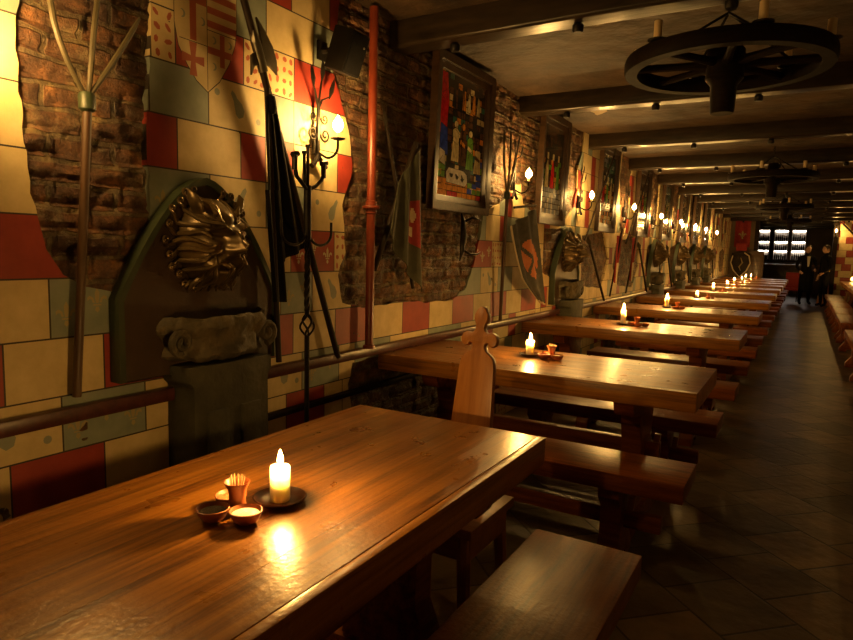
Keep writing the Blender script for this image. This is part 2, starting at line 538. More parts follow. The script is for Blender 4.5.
ZC = [-0.06, 0.12, 0.30, 0.477, 0.656, 0.845, 1.04, 1.236, 1.437, 1.637, 1.831, 2.025, 2.215, 2.412, 2.64]
def YW(px, py):
    return at(px, py, x=0).y
def wallpts(l):
    return [(p.y, p.z) for p in (at(a, b2, x=0) for a, b2 in l)]
EXPL = {
 3: [(.60, .99, 'c'), (.99, 1.30, 'r'), (1.30, 1.62, 'c'), (1.62, 1.95, 'g'), (1.95, 2.22, 'c'), (2.22, 2.5, 'r'), (2.5, 2.65, 'c')],
 4: [(.8, 1.157, 'cb'), (1.157, 1.467, 'gf'), (1.467, 1.7, 'c'), (1.7, 2.07, 'g'), (2.07, 2.33, 'cb'), (2.33, 2.62, 'gf'), (2.62, 2.76, 'c'), (2.76, 3.1, 'g'), (3.1, 3.55, 'c'), (3.55, 4.0, 'g'), (4.0, 4.4, 'c')],
 5: [(.60, .985, 'r'), (.985, 1.31, 'c'), (1.31, 1.6, 'r'), (1.6, 2.05, 'c'), (2.05, 2.265, 'r'), (2.265, 2.585, 'c'), (2.585, 2.87, 'r')],
 6: [(.7, 1.13, 'cb'), (1.13, 1.345, 'gf'), (1.345, 1.7, 'c'), (1.7, 2.18, 'c'), (2.18, 2.40, 'gf'), (2.40, 2.72, 'cb')],
 7: [(.7, 1.2, 'rf'), (1.2, 1.5, 'c'), (1.5, 1.78, 'c'), (1.78, 2.18, 'cb'), (2.18, 2.247, 's'), (2.247, 2.57, 'rf'), (2.57, 2.76, 's')],
 8: [(.7, 1.12, 'cb'), (1.12, 1.488, 'g'), (1.488, 1.78, 'gf'), (1.78, 2.09, 'cb'), (2.09, 2.39, 'g'), (2.39, 2.72, 'cb')],
 9: [(.7, 1.1, 'c'), (1.1, 1.494, 'c'), (1.494, 1.628, 'r'), (1.628, 1.945, 'c'), (1.945, 2.09, 'r'), (2.09, 2.16, 'c'), (2.16, 2.27, 'r'), (2.27, 2.59, 'c'), (2.59, 2.76, 'r')],
 10: [(.7, 1.1, 'c'), (1.1, 1.511, 'g'), (1.511, 1.778, 'g'), (1.778, 2.09, 'cb'), (2.09, 2.27, 'g'), (2.27, 2.72, 'c')],
 11: [(.7, 1.1, 'g'), (1.1, 1.523, 'c'), (1.523, 1.628, 's'), (1.628, 1.963, 'r'), (1.963, 2.27, 's'), (2.27, 2.72, 'r')],
 12: [(.7, 1.1, 'r'), (1.1, 1.5, 'c'), (1.5, 1.628, 'c'), (1.628, 1.92, 'r'), (1.92, 2.093, 'g'), (2.093, 2.403, 'c'), (2.403, 2.55, 'g'), (2.55, 2.76, 'r')],
 13: [(.7, 1.3, 'c'), (1.3, 1.628, 'g'), (1.628, 1.95, 'r'), (1.95, 2.25, 'r'), (2.25, 2.52, 'c'), (2.52, 2.76, 'r')],
}
px5 = [374, 402, 429, 452, 473, 490, 506, 521, 536]
ys5 = [YW(p, 345 - 0.33*(p - 374)*0.93) for p in px5]
for k in range(len(ys5) - 1):
    EXPL[5].append((ys5[k] if k else 2.87, ys5[k+1], 'cr'[k % 2]))
y1a, y1b, y1c, y1d = YW(466, 252), YW(476, 250), YW(492, 250), YW(506, 250)
EXPL[7] += [(y1a, y1c, 'rf'), (y1c, y1d, 's'), (y1d, y1d + 0.5, 'c')]
EXPL[6] += [(y1a - 0.2, YW(481, 275), 'g'), (YW(481, 275), YW(498, 275), 'cb'), (YW(498, 275), YW(512, 275), 'g'), (YW(512, 275), YW(512, 275) + 0.4, 'c')]
EXPL[8] += [(y1a, YW(486, 225), 'g'), (YW(486, 225), YW(500, 225), 'c'), (YW(500, 225), YW(506, 225), 'r'), (YW(506, 225), YW(506, 225) + 0.5, 'g')]
EXPL[9] += [(YW(500, 205), YW(507, 202), 'g'), (YW(507, 202), YW(512, 202), 'r'), (YW(512, 202), YW(525, 202), 'c')]

FLEUR_PETALS = [
 [(0, .5), (.10, .30), (.085, .05), (.05, -.12), (-.05, -.12), (-.085, .05), (-.10, .30)],
 [(.10, -.10), (.16, .10), (.30, .20), (.42, .12), (.40, -.02), (.33, .05), (.24, .04), (.19, -.10)],
 [(-.10, -.10), (-.19, -.10), (-.24, .04), (-.33, .05), (-.40, -.02), (-.42, .12), (-.30, .20), (-.16, .10)],
 [(-.17, -.16), (.17, -.16), (.17, -.22), (-.17, -.22)],
 [(-.06, -.26), (.06, -.26), (.10, -.40), (0, -.5), (-.10, -.40)]]
BIRD = [(-.28, .48), (-.16, .40), (-.05, .24), (.16, .10), (.28, -.12), (.22, -.34), (.02, -.42), (-.12, -.30), (-.17, -.08), (-.22, .14), (-.34, .36)]
CRESC = [(math.cos(a)*1.0, math.sin(a)*1.0) for a in [math.radians(d) for d in range(-100, 101, 25)]] + [(math.cos(a)*0.75 - 0.32, math.sin(a)*0.8) for a in [math.radians(d) for d in range(95, -96, -24)]]

class Overlay:
    def __init__(self):
        self.v, self.f, self.m = [], [], []
    def poly(self, pts, mat):
        if len(pts) < 3:
            return
        i0 = len(self.v)
        self.v += [Vector(p) for p in pts]
        area = sum(pts[i][0]*pts[(i+1) % len(pts)][1] - pts[(i+1) % len(pts)][0]*pts[i][1] for i in range(len(pts)))
        idx = list(range(i0, i0 + len(pts)))
        self.f.append(idx if area > 0 else idx[::-1])
        self.m.append(mat)
    def rect(self, y0, y1, z0, z1, mat):
        self.poly([(y0, z0), (y1, z0), (y1, z1), (y0, z1)], mat)
    def motif(self, shape, cy, cz, s, mat, flip=1):
        self.poly([(cy + flip*u*s, cz + v*s) for u, v in shape], mat)
    def fleur(self, cy, cz, s, mat):
        for p in FLEUR_PETALS:
            self.motif(p, cy, cz, s, mat)
    def solve(self, to_xyz, hole=-1, rim=None):
        vs, es, fs, ov, oe, of = geometry.delaunay_2d_cdt(self.v, [], self.f, 1, 1e-5)
        bm = bmesh.new()
        V = [bm.verts.new(to_xyz(p[0], p[1])) for p in vs]
        for face, src in zip(fs, of):
            if not src:
                continue
            mat = self.m[max(src)]
            if mat == hole:
                continue
            try:
                nf = bm.faces.new([V[i] for i in face])
                nf.material_index = mat
            except ValueError:
                pass
        bmesh.ops.delete(bm, geom=[v for v in bm.verts if not v.link_faces], context='VERTS')
        if rim is not None:
            ed = [e for e in bm.edges if len(e.link_faces) == 1]
            r = bmesh.ops.extrude_edge_only(bm, edges=ed)
            bmesh.ops.translate(bm, vec=rim, verts=[g for g in r['geom'] if isinstance(g, bmesh.types.BMVert)])
        return bm
def ragged(poly, amp=0.012, step=0.035, seed=0):
    out = []
    n = len(poly)
    for i in range(n):
        a, b2 = Vector(poly[i]), Vector(poly[(i+1) % n])
        k = max(1, int((b2 - a).length/step))
        for j in range(k):
            p = a.lerp(b2, j/k)
            out.append((p.x + amp*noise.noise((p.x*14, p.y*14, seed)), p.y + amp*noise.noise((p.x*14 + 9, p.y*14, seed))))
    return out
C_, R_, G_, L_, MG, MC, MO, MR = range(8)
HOLE = -1
MURAL_MATS = ['cream_paint', 'red_paint', 'grey_paint', 'line_paint', 'motif_grey', 'motif_cream', 'motif_gold', 'motif_red']
def block(ov, y0, y1, z0, z1, kind, rnd, detail=True):
    base = {'c': C_, 'r': R_, 'g': G_, 's': C_}[kind[0]]
    e = 0.0028
    ov.rect(y0 + e, y1 - e, z0 + e, z1 - e, base)
    if not detail:
        return
    cy, cz, wd, ht = (y0 + y1)/2, (z0 + z1)/2, y1 - y0, z1 - z0
    if kind == 'cb':
        ov.motif(BIRD, cy, cz + 0.005, ht*0.62, MG, rnd.choice((1, -1)))
        for sy in (-1, 1):
            d = [(cy + sy*wd*0.36 + 0.014*math.cos(a*PI/5), cz - sy*0.04 + 0.014*math.sin(a*PI/5)) for a in range(10)]
            ov.poly(d, MG)
    elif kind in ('gf', 'rf'):
        mat = MO if kind == 'gf' else MC
        n = max(1, int(wd/0.10))
        for i in range(n):
            ov.fleur(y0 + wd*(i + 0.5)/n, cz + (0.02 if i % 2 else -0.02), 0.085, mat)
    elif kind == 's':
        ny, nz = max(2, int(wd/0.042)), max(3, int(ht/0.042))
        for i in range(ny):
            for j in range(nz):
                a = rnd.uniform(0, PI)
                r1, r2 = rnd.uniform(.013, .019), rnd.uniform(.008, .012)
                c0, s0 = math.cos(a), math.sin(a)
                py, pz = y0 + wd*(i + 0.5)/ny + rnd.uniform(-.004, .004), z0 + ht*(j + 0.5)/nz + rnd.uniform(-.004, .004)
                if not (y0 + .019 < py < y1 - .019 and z0 + .019 < pz < z1 - .019):
                    continue
                ov.poly([(py + r1*math.cos(t2)*c0 - r2*math.sin(t2)*s0, pz + r1*math.cos(t2)*s0 + r2*math.sin(t2)*c0) for t2 in [q*PI/3 for q in range(6)]], MR)
def shield(ov):
    y0, y1, ym, zt = 1.627, 1.925, 1.776, 2.56
    out = [(y0, zt), (y1, zt), (y1, 2.24), (1.915, 2.17), (1.885, 2.09), (1.835, 2.01), (ym, 1.957), (1.722, 1.99), (1.68, 2.04), (1.643, 2.10), (y0, 2.18)]
    cxm, czm = ym, 2.2
    ov.poly([(cxm + (a - cxm)*1.02, czm + (b2 - czm)*1.02) for a, b2 in out], L_)
    ov.poly(out, C_)
    # upper left: red cross between crescents
    def half(z):
        for (ya, za), (yb, zb) in zip(out[6:], out[7:]):
            if zb >= z >= za:
                return ya + (yb - ya)*(z - za)/(zb - za)
        return y0
    ov.rect(1.695, 1.725, 2.135, zt - .004, MR)
    ov.rect(y0 + .003, ym - .002, 2.275, 2.315, MR)
    for cy, cz in ((1.66, 2.22), (1.752, 2.215), (1.66, 2.38), (1.752, 2.38)):
        ov.motif(CRESC, cy, cz, .016, MG)
    # upper right: red bars
    z = 2.205
    while z < zt - .03:
        ov.rect(ym + .002, y1 - .002, z, z + .026, MR)
        z += .052
    # lower left: red cross with flared ends
    cy, cz = 1.708, 2.065
    for ang in range(4):
        c0, s0 = math.cos(ang*PI/2), math.sin(ang*PI/2)
        ln = .052 if ang % 2 == 0 else .062
        ov.poly([(cy + c0*u - s0*v, cz + s0*u + c0*v) for u, v in ((0, -.009), (ln, -.018), (ln, .018), (0, .009))], MR)
    # lower right: red cross between crescents
    ov.rect(1.838, 1.862, 2.065, 2.19, MR)
    ov.rect(ym + .002, 1.9, 2.105, 2.132, MR)
    for cy, cz in ((1.806, 2.16), (1.885, 2.16), (1.806, 2.06)):
        ov.motif(CRESC, cy, cz, .015, MG)
    # quartering lines
    ov.rect(ym - .0015, ym + .0015, 1.965, zt, L_)
    ov.rect(y0 + .02, ym, 2.128, 2.131, L_)
    ov.rect(ym, y1, 2.192, 2.195, L_)
PATCHES = [
 [(1.05, 2.75), (1.078, 2.07), (1.057, 1.97), (1.067, 1.88), (1.072, 1.7), (1.09, 1.5), (1.128, 1.33), (1.178, 1.245), (1.25, 1.205), (1.345, 1.19), (1.50, 1.21), (1.505, 1.53), (1.494, 1.77), (1.526, 2.07), (1.526, 2.21), (1.50, 2.45), (1.485, 2.75)],
 [(2.62, 2.75)] + wallpts([(333, 70), (338, 90), (348, 130), (352, 163), (351, 178), (342, 204), (344, 225), (346, 252), (338, 274), (342, 303), (362, 309), (376, 305), (402, 302), (429, 302), (452, 300), (466, 288), (474, 265), (481, 232), (483, 214), (496, 205), (506, 200), (507, 188), (521, 184), (523, 204), (537, 214), (548, 205)]) + [(5.7, 2.2), (5.7, 2.75)],
 [(2.74, -.1), (2.74, .45), (2.70, .62), (2.74, .73), (3.2, .75), (3.7, .74), (4.2, .70), (4.6, .45), (4.7, -.1)],
 [(6.12, 1.75), (6.2, 1.7), (6.42, 1.82), (6.5, 2.0), (6.48, 2.2), (6.62, 2.4), (6.7, 2.75), (6.1, 2.75)],
 [(5.5, 1.2), (5.9, 1.1), (6.5, 1.15), (6.6, 1.4), (6.3, 1.6), (5.6, 1.58)],
]
def wall_mural():
    rnd = random.Random(3)
    ov = Overlay()
    ov.rect(BACK, 5.6, -.02, CEIL + .03, L_)
    for k in range(14):
        z0, z1 = ZC[k], ZC[k+1]
        lst = sorted(EXPL.get(k, []))
        y = BACK + 0.02
        i = rnd.randint(0, 3)
        spans = []
        for (a, b2, kd) in lst + [(5.6, 5.6, None)]:
            while y < a - 0.02:
                wd = .31 if i % 2 == 0 else .15
                kd2 = rnd.choice(['c', 'c', 'cb']) if i % 2 == 0 else rnd.choice(['r', 'r', 'g', 's'])
                y2 = min(y + wd, a)
                if a - y2 < .08:
                    y2 = a
                spans.append((y, y2, kd2))
                y = y2
                i += 1
            if kd:
                spans.append((max(a, y), b2, kd))
                y = max(y, b2)
        for a, b2, kd in spans:
            if b2 - a > .012:
                block(ov, a, min(b2, 5.6), max(z0, -.02), min(z1, CEIL + .03), kd, rnd, detail=(a > 0.7 and b2 - a > .05))
    shield(ov)
    for i, p in enumerate(PATCHES[:3]):
        ov.poly([(min(y, 5.599), min(z, CEIL + .029)) for y, z in ragged(p, seed=i*3.3)], HOLE)
    bm = ov.solve(lambda y, z: Vector((0.012*0 + 0.004*noise.noise((y*2, z*2, 0)), y, z)), rim=(-.045, 0, 0))
    mb = MB()
    mb.bm.free()
    mb.bm = bm
    o = mb.build('painted_plaster', MURAL_MATS, WL, smooth=False)
    # farther down the hall
    ov = Overlay()
    ov.rect(5.6, HALL_END + .3, -.02, CEIL + .03, L_)
    for k in range(14):
        y = 5.6
        i = rnd.randint(0, 3)
        while y < HALL_END + .25:
            wd = .31 if i % 2 == 0 else .15
            kd = 'c' if i % 2 == 0 else rnd.choice('rrgs')
            block(ov, y, min(y + wd, HALL_END + .3), max(ZC[k], -.02), min(ZC[k+1], CEIL + .03), kd, rnd, detail=False)
            y += wd
            i += 1
    P2 = [PATCHES[3], PATCHES[4]]
    P2.append([(6.75, 1.55), (7.6, 1.62), (7.9, 1.3), (7.6, .95), (6.8, 1.0)])
    y = 8.3
    while y < 21:
        P2.append([(y, 2.75), (y - .1, 2.3), (y + .05, 1.7), (y + .3, 1.6), (y + .5, 1.9), (y + .55, 2.75)])
        P2.append([(y - .1, 1.5), (y + .8, 1.62), (y + 1.2, 1.5), (y + 1.25, 1.2), (y + .9, .9), (y + .1, .95), (y - .2, 1.2)])
        P2.append([(y + .75, 2.75), (y + .8, 2.1), (y + 1.0, 1.7), (y + 1.25, 1.75), (y + 1.2, 2.75)])
        P2.append([(y - .4, -.1), (y - .5, .5), (y + .1, .65), (y + .8, .5), (y + .9, -.1)])
        y += 1.9
    for i, p in enumerate(P2):
        ov.poly([(max(yy, 5.601), min(z, CEIL + .029)) for yy, z in ragged(p, step=.08, seed=i*2.1)], HOLE)
    bm = ov.solve(lambda y, z: Vector((0, y, z)), rim=(-.045, 0, 0))
    mb = MB()
    mb.bm.free()
    mb.bm = bm
    mb.build('painted_plaster', MURAL_MATS, WL, smooth=False)
wall_mural()

# right wall, back wall behind the viewer, end walls
struct(MB().box((RIGHT + .1, (BACK + HALL_END)/2, 1.31), (.2, HALL_END - BACK + .6, 2.7), bev=0).build('wall_right', 'plain_plaster'))
struct(MB().box((1.8, BACK - .1, 1.31), (4.6, .2, 2.7), bev=0).build('wall_rear', 'plain_plaster'))
struct(MB().box((2.2, END + .1, 1.31), (6.5, .2, 2.7), bev=0).build('wall_far', 'plain_plaster'))
struct(MB().box((-.9, (HALL_END + .3 + END)/2, 1.31), (.2, END - HALL_END, 2.7), bev=0).build('wall_bar_left', 'plain_plaster'))
struct(MB().box((RIGHT + 1.4, (HALL_END + .3 + END)/2, 1.31), (.2, END - HALL_END, 2.7), bev=0).build('wall_bar_right', 'plain_plaster'))
struct(MB().box((-.13, HALL_END + .1, 1.31), (1.66, .2, 2.7), bev=0).build('wall_end_left', 'plain_plaster'))
# right pier, painted in blocks on the side facing the hall
PX0 = 2.86
wr = struct(MB().box(((PX0 + 5.2)/2, HALL_END + .2, 1.31), (5.2 - PX0, .2, 2.7), bev=0).build('wall_end_right', 'plain_plaster'))
def pier_paint():
    rnd = random.Random(5)
    ov = Overlay()
    ov.rect(PX0, RIGHT, 0, CEIL, L_)
    for k in range(1, 14):
        x = PX0 - rnd.uniform(0, .2)
        i = k
        while x < RIGHT:
            wd = .34 if i % 2 == 0 else .24
            block(ov, max(x, PX0), min(x + wd, RIGHT), ZC[k], min(ZC[k+1], CEIL), 'c' if i % 2 == 0 else 'r', rnd, detail=False)
            x += wd
            i += 1
    bm = ov.solve(lambda y, z: Vector((y, HALL_END + .095, z)))
    mb = MB()
    mb.bm.free()
    mb.bm = bm
    mb.build('painted_plaster', MURAL_MATS, wr, smooth=False)
pier_paint()
struct(MB().box((PX0 - .05, HALL_END + .15, 1.31), (.12, .3, 2.7), bev=.01).build('trim_1', 'dark_wood'))
struct(MB().box((.74, HALL_END + .1, 1.31), (.12, .26, 2.7), bev=.01).build('trim_2', 'dark_wood'))
# dado rail on the left wall
struct(MB().box((.022, (BACK + HALL_END)/2, .785), (.05, HALL_END - BACK, .052), bev=.012).build('trim_3', 'rail_wood'))

_lr = at(332, 399, x=.03)
struct(MB().box((.018, 3.35, _lr.z), (.036, 2.7, .03), bev=.008).build('trim_4', 'dark_wood'))
# ceiling beams
def beam(y, i):
    mb = MB()
    poly = [(-.075, 0), (-.075, -.143), (-.063, -.155), (.063, -.155), (.075, -.143), (.075, 0)]
    mb.prism(poly, lambda u, v, wv: (wv, y + u, CEIL + .01 + v), -.02 if i else 0.0, 4.9 if y > HALL_END else RIGHT + .05, bev=.006)
    o = struct(mb.build('ceiling_beam', 'beam_paint'))
    if y < HALL_END:
        for x in (.36, 1.04, 1.72, 2.4, 3.08):
            q = MB().lathe([(.0, -.034), (.022, -.034), (.028, -.026), (.028, 0), (.018, .012)], (x, y, CEIL - .157), 12)
            q.build('bolt', 'iron', o)
    return o
m, t, b = nt('beam_paint')
b.inputs['Base Color'].default_value = (0.05, 0.03, 0.016, 1)
b.inputs['Roughness'].default_value = 0.34
b.inputs['Specular IOR Level'].default_value = 0.3
n = node(t, 'ShaderNodeTexNoise', Scale=6.0, Detail=5.0)
t.links.new(coords(t, (1, 5, 5)), n.inputs['Vector'])
t.links.new(ramp(t, n.outputs[0], [(.3, (.012, .008, .004)), (.7, (.032, .02, .01))]), b.inputs['Base Color'])
bump(t, b, n.outputs[0], .3, .006)
MATS['beam_paint'] = m
for i in range(16):
    beam(-.62 + 1.88*i, i)
# pale peeled patches on the ceiling beside the beams
def peel(cx, cy, lx, ly, seed):
    pts = ragged([(cx - lx, cy - ly*.4), (cx - lx*.4, cy - ly), (cx + lx*.5, cy - ly*.6), (cx + lx, cy), (cx + lx*.3, cy + ly*.7), (cx - lx*.5, cy + ly)], .03, .04, seed)
    mb = MB()
    mb.prism(pts, lambda u, v, wv: (u, v, wv), CEIL - .014, CEIL + .02)
    return struct(mb.build('ceiling_patch', 'pale_patch'))
peel(.42, 5.62, .10, .22, 1)

# ------------------------------------------------------------------ furniture: tables and benches
TL, TW, TH, TT = 1.70, 0.75, 0.76, 0.088
def plank(mb, y0, y1, L):
    e = .0035
    prof = [(-L/2, TH - TT), (L/2, TH - TT), (L/2, TH - e), (L/2 - e*.3, TH - e*.3), (L/2 - e, TH), (-L/2 + e, TH), (-L/2 + e*.3, TH - e*.3), (-L/2, TH - e)]
    mb.prism(prof, lambda u, v, wv: (u, wv, v), y0, y1)
def make_table():
    root = thing('trestle_table', '', 'table')
    mb = MB()
    n = 5
    pw = TW/n
    for i in range(n):
        y0, y1 = -TW/2 + pw*i, -TW/2 + pw*(i + 1)
        if i == 0: y0 += .028
        if i == n - 1: y1 -= .028
        plank(mb, y0 + .0003, y1 - .0003, TL)
    for sg in (-1, 1):
        mb.box((0, sg*(TW/2 - .0135), TH - TT/2), (TL, .0265, TT), bev=.0035)
    mb.build('tabletop', 'table_wood', root)
    for sx in (-1, 1):
        lg = MB()
        x = sx*(TL/2 - .32)
        prof = [(-.31, .60), (-.345, TH - TT - .004), (.345, TH - TT - .004), (.31, .60), (.17, .575), (.15, .50), (.115, .40), (.115, .26), (.16, .15), (.17, .095), (-.17, .095), (-.16, .15), (-.115, .26), (-.115, .40), (-.15, .50), (-.17, .575)]
        lg.prism(prof, lambda u, v, wv: (x + wv, u, v), -.048, .048, bev=.006)
        L = lg.build('leg', 'bench_wood', root)
        ft = MB()
        ft.prism([(-.34, 0), (-.34, .055), (-.28, .098), (.28, .098), (.34, .055), (.34, 0)], lambda u, v, wv: (x + wv, u, v), -.07, .07, bev=.006)
        ft.build('foot', 'bench_wood', L)
    st = MB().box((0, 0, .36), (TL - .40, .05, .105), bev=.006)
    S = st.build('stretcher', 'bench_wood', root)
    for sx in (-1, 1):
        MB().box((sx*(TL/2 - .225), 0, .37), (.03, .03, .17), Matrix.Rotation(sx*.12, 3, 'Y'), bev=.004).build('wedge', 'chair_wood', S)
    return root
BL, BWD, BHT, BT = 1.72, 0.34, 0.45, 0.075
def make_bench():
    root = thing('oak_bench', '', 'bench')
    mb = MB()
    mb.box((0, 0, BHT - BT/2), (BL, BWD, BT), bev=.006)
    mb.build('seat', 'bench_wood', root)
    for sx in (-1, 1):
        x = sx*(BL/2 - .30)
        lg = MB()
        lg.prism([(-.14, BHT - BT - .003), (.14, BHT - BT - .003), (.14, .33), (.085, .27), (.085, .14), (.15, .05), (.15, 0), (.06, 0), (.05, .035), (-.05, .035), (-.06, 0), (-.15, 0), (-.15, .05), (-.085, .14), (-.085, .27), (-.14, .33)], lambda u, v, wv: (x + wv, u, v), -.045, .045, bev=.005)
        lg.build('leg', 'bench_wood', root)
    st = MB().box((0, 0, .205), (BL - .2, .05, .075), bev=.008)
    S = st.build('stretcher', 'bench_wood', root)
    for sx in (-1, 1):
        MB().box((sx*(BL/2 - .235), 0, .24), (.028, .03, .13), Matrix.Rotation(sx*.12, 3, 'Y'), bev=.004).build('wedge', 'chair_wood', S)
    return root
TABLE_Y = [2.95, 5.10, 7.27, 9.45, 11.6, 13.6, 15.4, 17.05, 18.6, 20.15]
TX = .02 + TL/2
table0 = make_table()
table0.location = (1.025, 1.085, 0)
table0.rotation_euler = (0, 0, PI/2)
table0['label'] = 'long oak trestle table set lengthwise in front, its planks lit by the candle'
for k, y in enumerate(TABLE_Y):
    dup(table0, 'oak trestle table set crosswise against the wall, %s of the crosswise row from the front' % ORD[k], (TX, y + TW/2, 0), 0, 'crosswise trestle tables')
bench0 = make_bench()
BL = 1.36
bench1 = make_bench()
BX = 1.74 - BL/2
bench0.location = (1.555, 1.07, 0)
bench0.rotation_euler = (0, 0, PI/2)
bench0['label'] = 'worn oak bench on the aisle side of the lengthwise table in front'
for k, y in enumerate(TABLE_Y):
    for side, yy in (('near', y - BWD/2 - .005), ('far', y + TW + BWD/2 + .005)):
        lab = 'oak bench on the %s side of the %s crosswise table' % (side, ORD[k])
        if k == 0 and side == 'near':
            bench1.location = (BX, yy, 0); bench1['label'] = lab; bench1['group'] = 'benches along the crosswise tables'
        else:
            dup(bench1, lab, (BX, yy, 0), 0, 'benches along the crosswise tables')

# right-hand side of the aisle: lengthwise benches and tables
RBX = 2.60 + BWD/2
RB = [.75, 2.6, 4.6, 6.9, 9.1, 11.85, 13.6, 15.35, 17.1, 18.85]
for k, y in enumerate(RB):
    dup(bench0, 'oak bench lengthwise along the right of the aisle, %s from the front on that side' % ORD[k], (RBX, y, 0), PI/2, 'benches along the right of the aisle')
for k, y in enumerate([.75, 2.6, 4.6, 6.9, 9.1, 11.85, 13.6, 15.35, 17.1, 18.85, 20.6]):
    dup(table0, 'oak trestle table lengthwise along the right side, %s from the front on that side' % ORD[k], (2.97 + TW/2, y, 0), PI/2, 'tables along the right side')

# plank-back chair
def make_chair():
    root = thing('plank_chair', 'oak plank-back chair with a carved trefoil finial, at the end of the lengthwise table', 'chair')
    mb = MB().box((0, 0, .435), (.40, .36, .035), bev=.008)
    mb.build('seat', 'chair_wood', root)
    ap = MB()
    for sy in (-1, 1):
        ap.box((0, sy*.15, .375), (.34, .025, .085), bev=.004)
    for sx in (-1, 1):
        ap.box((sx*.17, 0, .375), (.025, .30, .085), bev=.004)
    ap.build('apron', 'chair_wood', root)
    for sx in (-1, 1):
        for sy in (-1, 1):
            MB().tube([(sx*.155, sy*.14, .418), (sx*.175, sy*.165, 0)], [.026, .02], 8).build('leg', 'chair_wood', root)
    half = [(.092, -.03), (.086, .20), (.076, .42), (.073, .475), (.066, .50), (.050, .517), (.032, .528), (.024, .545), (.028, .558), (.040, .560), (.046, .548), (.058, .544), (.071, .553), (.077, .572), (.071, .592), (.054, .602), (.036, .598), (.024, .602), (.017, .615), (.020, .632), (.028, .648), (.028, .668), (.018, .688), (.006, .70)]
    poly = half + [(-u, v) for u, v in half[::-1]]
    bk = MB()
    bk.prism(poly, lambda u, v, wv: (u, wv, v), -.016, .016, bev=.005)
    o = bk.build('backrest', 'upright_wood', root)
    o.location = (0, .165, .452)
    o.rotation_euler = (math.radians(-9), 0, 0)
    # the grain of the back plank runs upright
    return root
chair0 = make_chair()
chair0.location = (1.02, 1.955, 0)
dup(chair0, 'small-looking plank-back chair far off at a right-hand table', (3.35, 21.75, 0), 0)

# ------------------------------------------------------------------ candles and condiments
def make_candle(h=.082, r=.0235):
    root = thing('pillar_candle', '', 'candle')
    mb = MB()
    mb.lathe([(0, 0), (r*.97, 0), (r, .004), (r, h - .006), (r*.93, h), (r*.7, h - .003), (r*.35, h - .006), (0, h - .006)], seg=24)
    mb.build('wax_body', 'wax', root)
    MB().tube([(0, 0, h - .008), (.001, 0, h + .004), (.002, 0, h + .009)], .0012, 6).build('wick', 'line_paint', root)
    fl = MB()
    fl.lathe([(0, 0), (.0035, .002), (.0062, .008), (.0065, .013), (.0045, .022), (.002, .030), (0, .035)], (.001, 0, h + .004), 12)
    fl.build('flame', 'flame', root)
    return root
def make_dish():
    mb = MB().lathe([(0, 0), (.038, 0), (.049, .004), (.061, .013), (.063, .015), (.060, .016), (.047, .008), (.036, .005), (0, .005)], seg=32)
    o = mb.build('candle_dish', 'dark_dish')
    return tag(o, '', 'dish')
def make_condiments():
    root = thing('condiment_set', '', 'condiment set')
    fill = ['pepper', 'salt', 'spice']
    for k, a in enumerate((-2.55, -.95, 2.0)):
        c = Vector((math.cos(a)*.047, math.sin(a)*.047, 0))
        mb = MB().lathe([(0, 0), (.016, 0), (.024, .006), (.030, .018), (.033, .026), (.031, .027), (.027, .019), (.020, .008), (0, .007)], c, 24)
        o = mb.build('bowl', 'terracotta', root)
        MB().lathe([(.027, .0195), (.022, .021), (.01, .023), (0, .0235)], c, 20).build('%s_filling' % fill[k], fill[k], o)
    mb = MB().lathe([(0, 0), (.020, 0), (.022, .006), (.0175, .02), (.0165, .035), (.019, .052), (.0255, .066), (.0265, .068), (.024, .067), (.017, .050), (.014, .03), (0, .028)], (.0, .012, .0), 24)
    mb.build('toothpick_cup', 'terracotta', root)
    return root
def make_pick():
    mb = MB().tube([(0, 0, 0), (0, 0, .004), (0, 0, .050), (0, 0, .056)], [.0004, .001, .001, .0003], 6)
    o = mb.build('toothpick', 'pick_wood')
    return tag(o, '', 'toothpick', 'toothpicks')
candle0 = make_candle()
dish0 = make_dish()
cond0 = make_condiments()
pick0 = make_pick()
def place_set(cx, cy, z, lab_c, lab_d, lab_s, first=False, picks=0, lab_p='', side=1, off=None, grp=True, rz=0.0, hz=1.0):
    cz = z + .0055
    if first:
        candle0.location = (cx, cy, cz); candle0['label'] = lab_c
        dish0.location = (cx, cy, z); dish0['label'] = lab_d
        if grp:
            candle0['group'] = 'candles on the tables'; dish0['group'] = 'candle dishes on the tables'; cond0['group'] = 'condiment sets on the tables'
    else:
        dup(candle0, lab_c, (cx, cy, cz), group='candles on the tables', scale=(1, 1, hz))
        dup(dish0, lab_d, (cx, cy, z), group='candle dishes on the tables')
    if lab_s:
        sx, sy = off if off else (cx + side*.155, cy - .02)
        if first:
            cond0.location = (sx, sy, z + .001); cond0['label'] = lab_s; cond0.rotation_euler = (0, 0, rz)
        else:
            dup(cond0, lab_s, (sx, sy, z + .001), rz, 'condiment sets on the tables')
        rnd = random.Random(picks + 11)
        cux, cuy = sx - .012*math.sin(rz), sy + .012*math.cos(rz)
        for q in range(picks):
            p = pick0 if (first and q == 0) else pick0.copy()
            if p is not pick0:
                COL.objects.link(p)
            a = q*2*PI/picks + rnd.uniform(-.2, .2)
            rr = rnd.choice((.005, .010, .013))
            p.location = (cux + math.cos(a)*rr*.6, cuy + math.sin(a)*rr*.6, z + .031)
            p.rotation_euler = (-math.sin(a)*rr*14, math.cos(a)*rr*14, 0)
            p['label'] = lab_p
            p['group'] = 'toothpicks in the cup on the %s table' % ('lengthwise' if first else 'first crosswise')
P0 = at(280, 502, z=.76)
PS = at(236, 515, z=.76)
cond0.scale = (1.1, 1.1, 1.06)
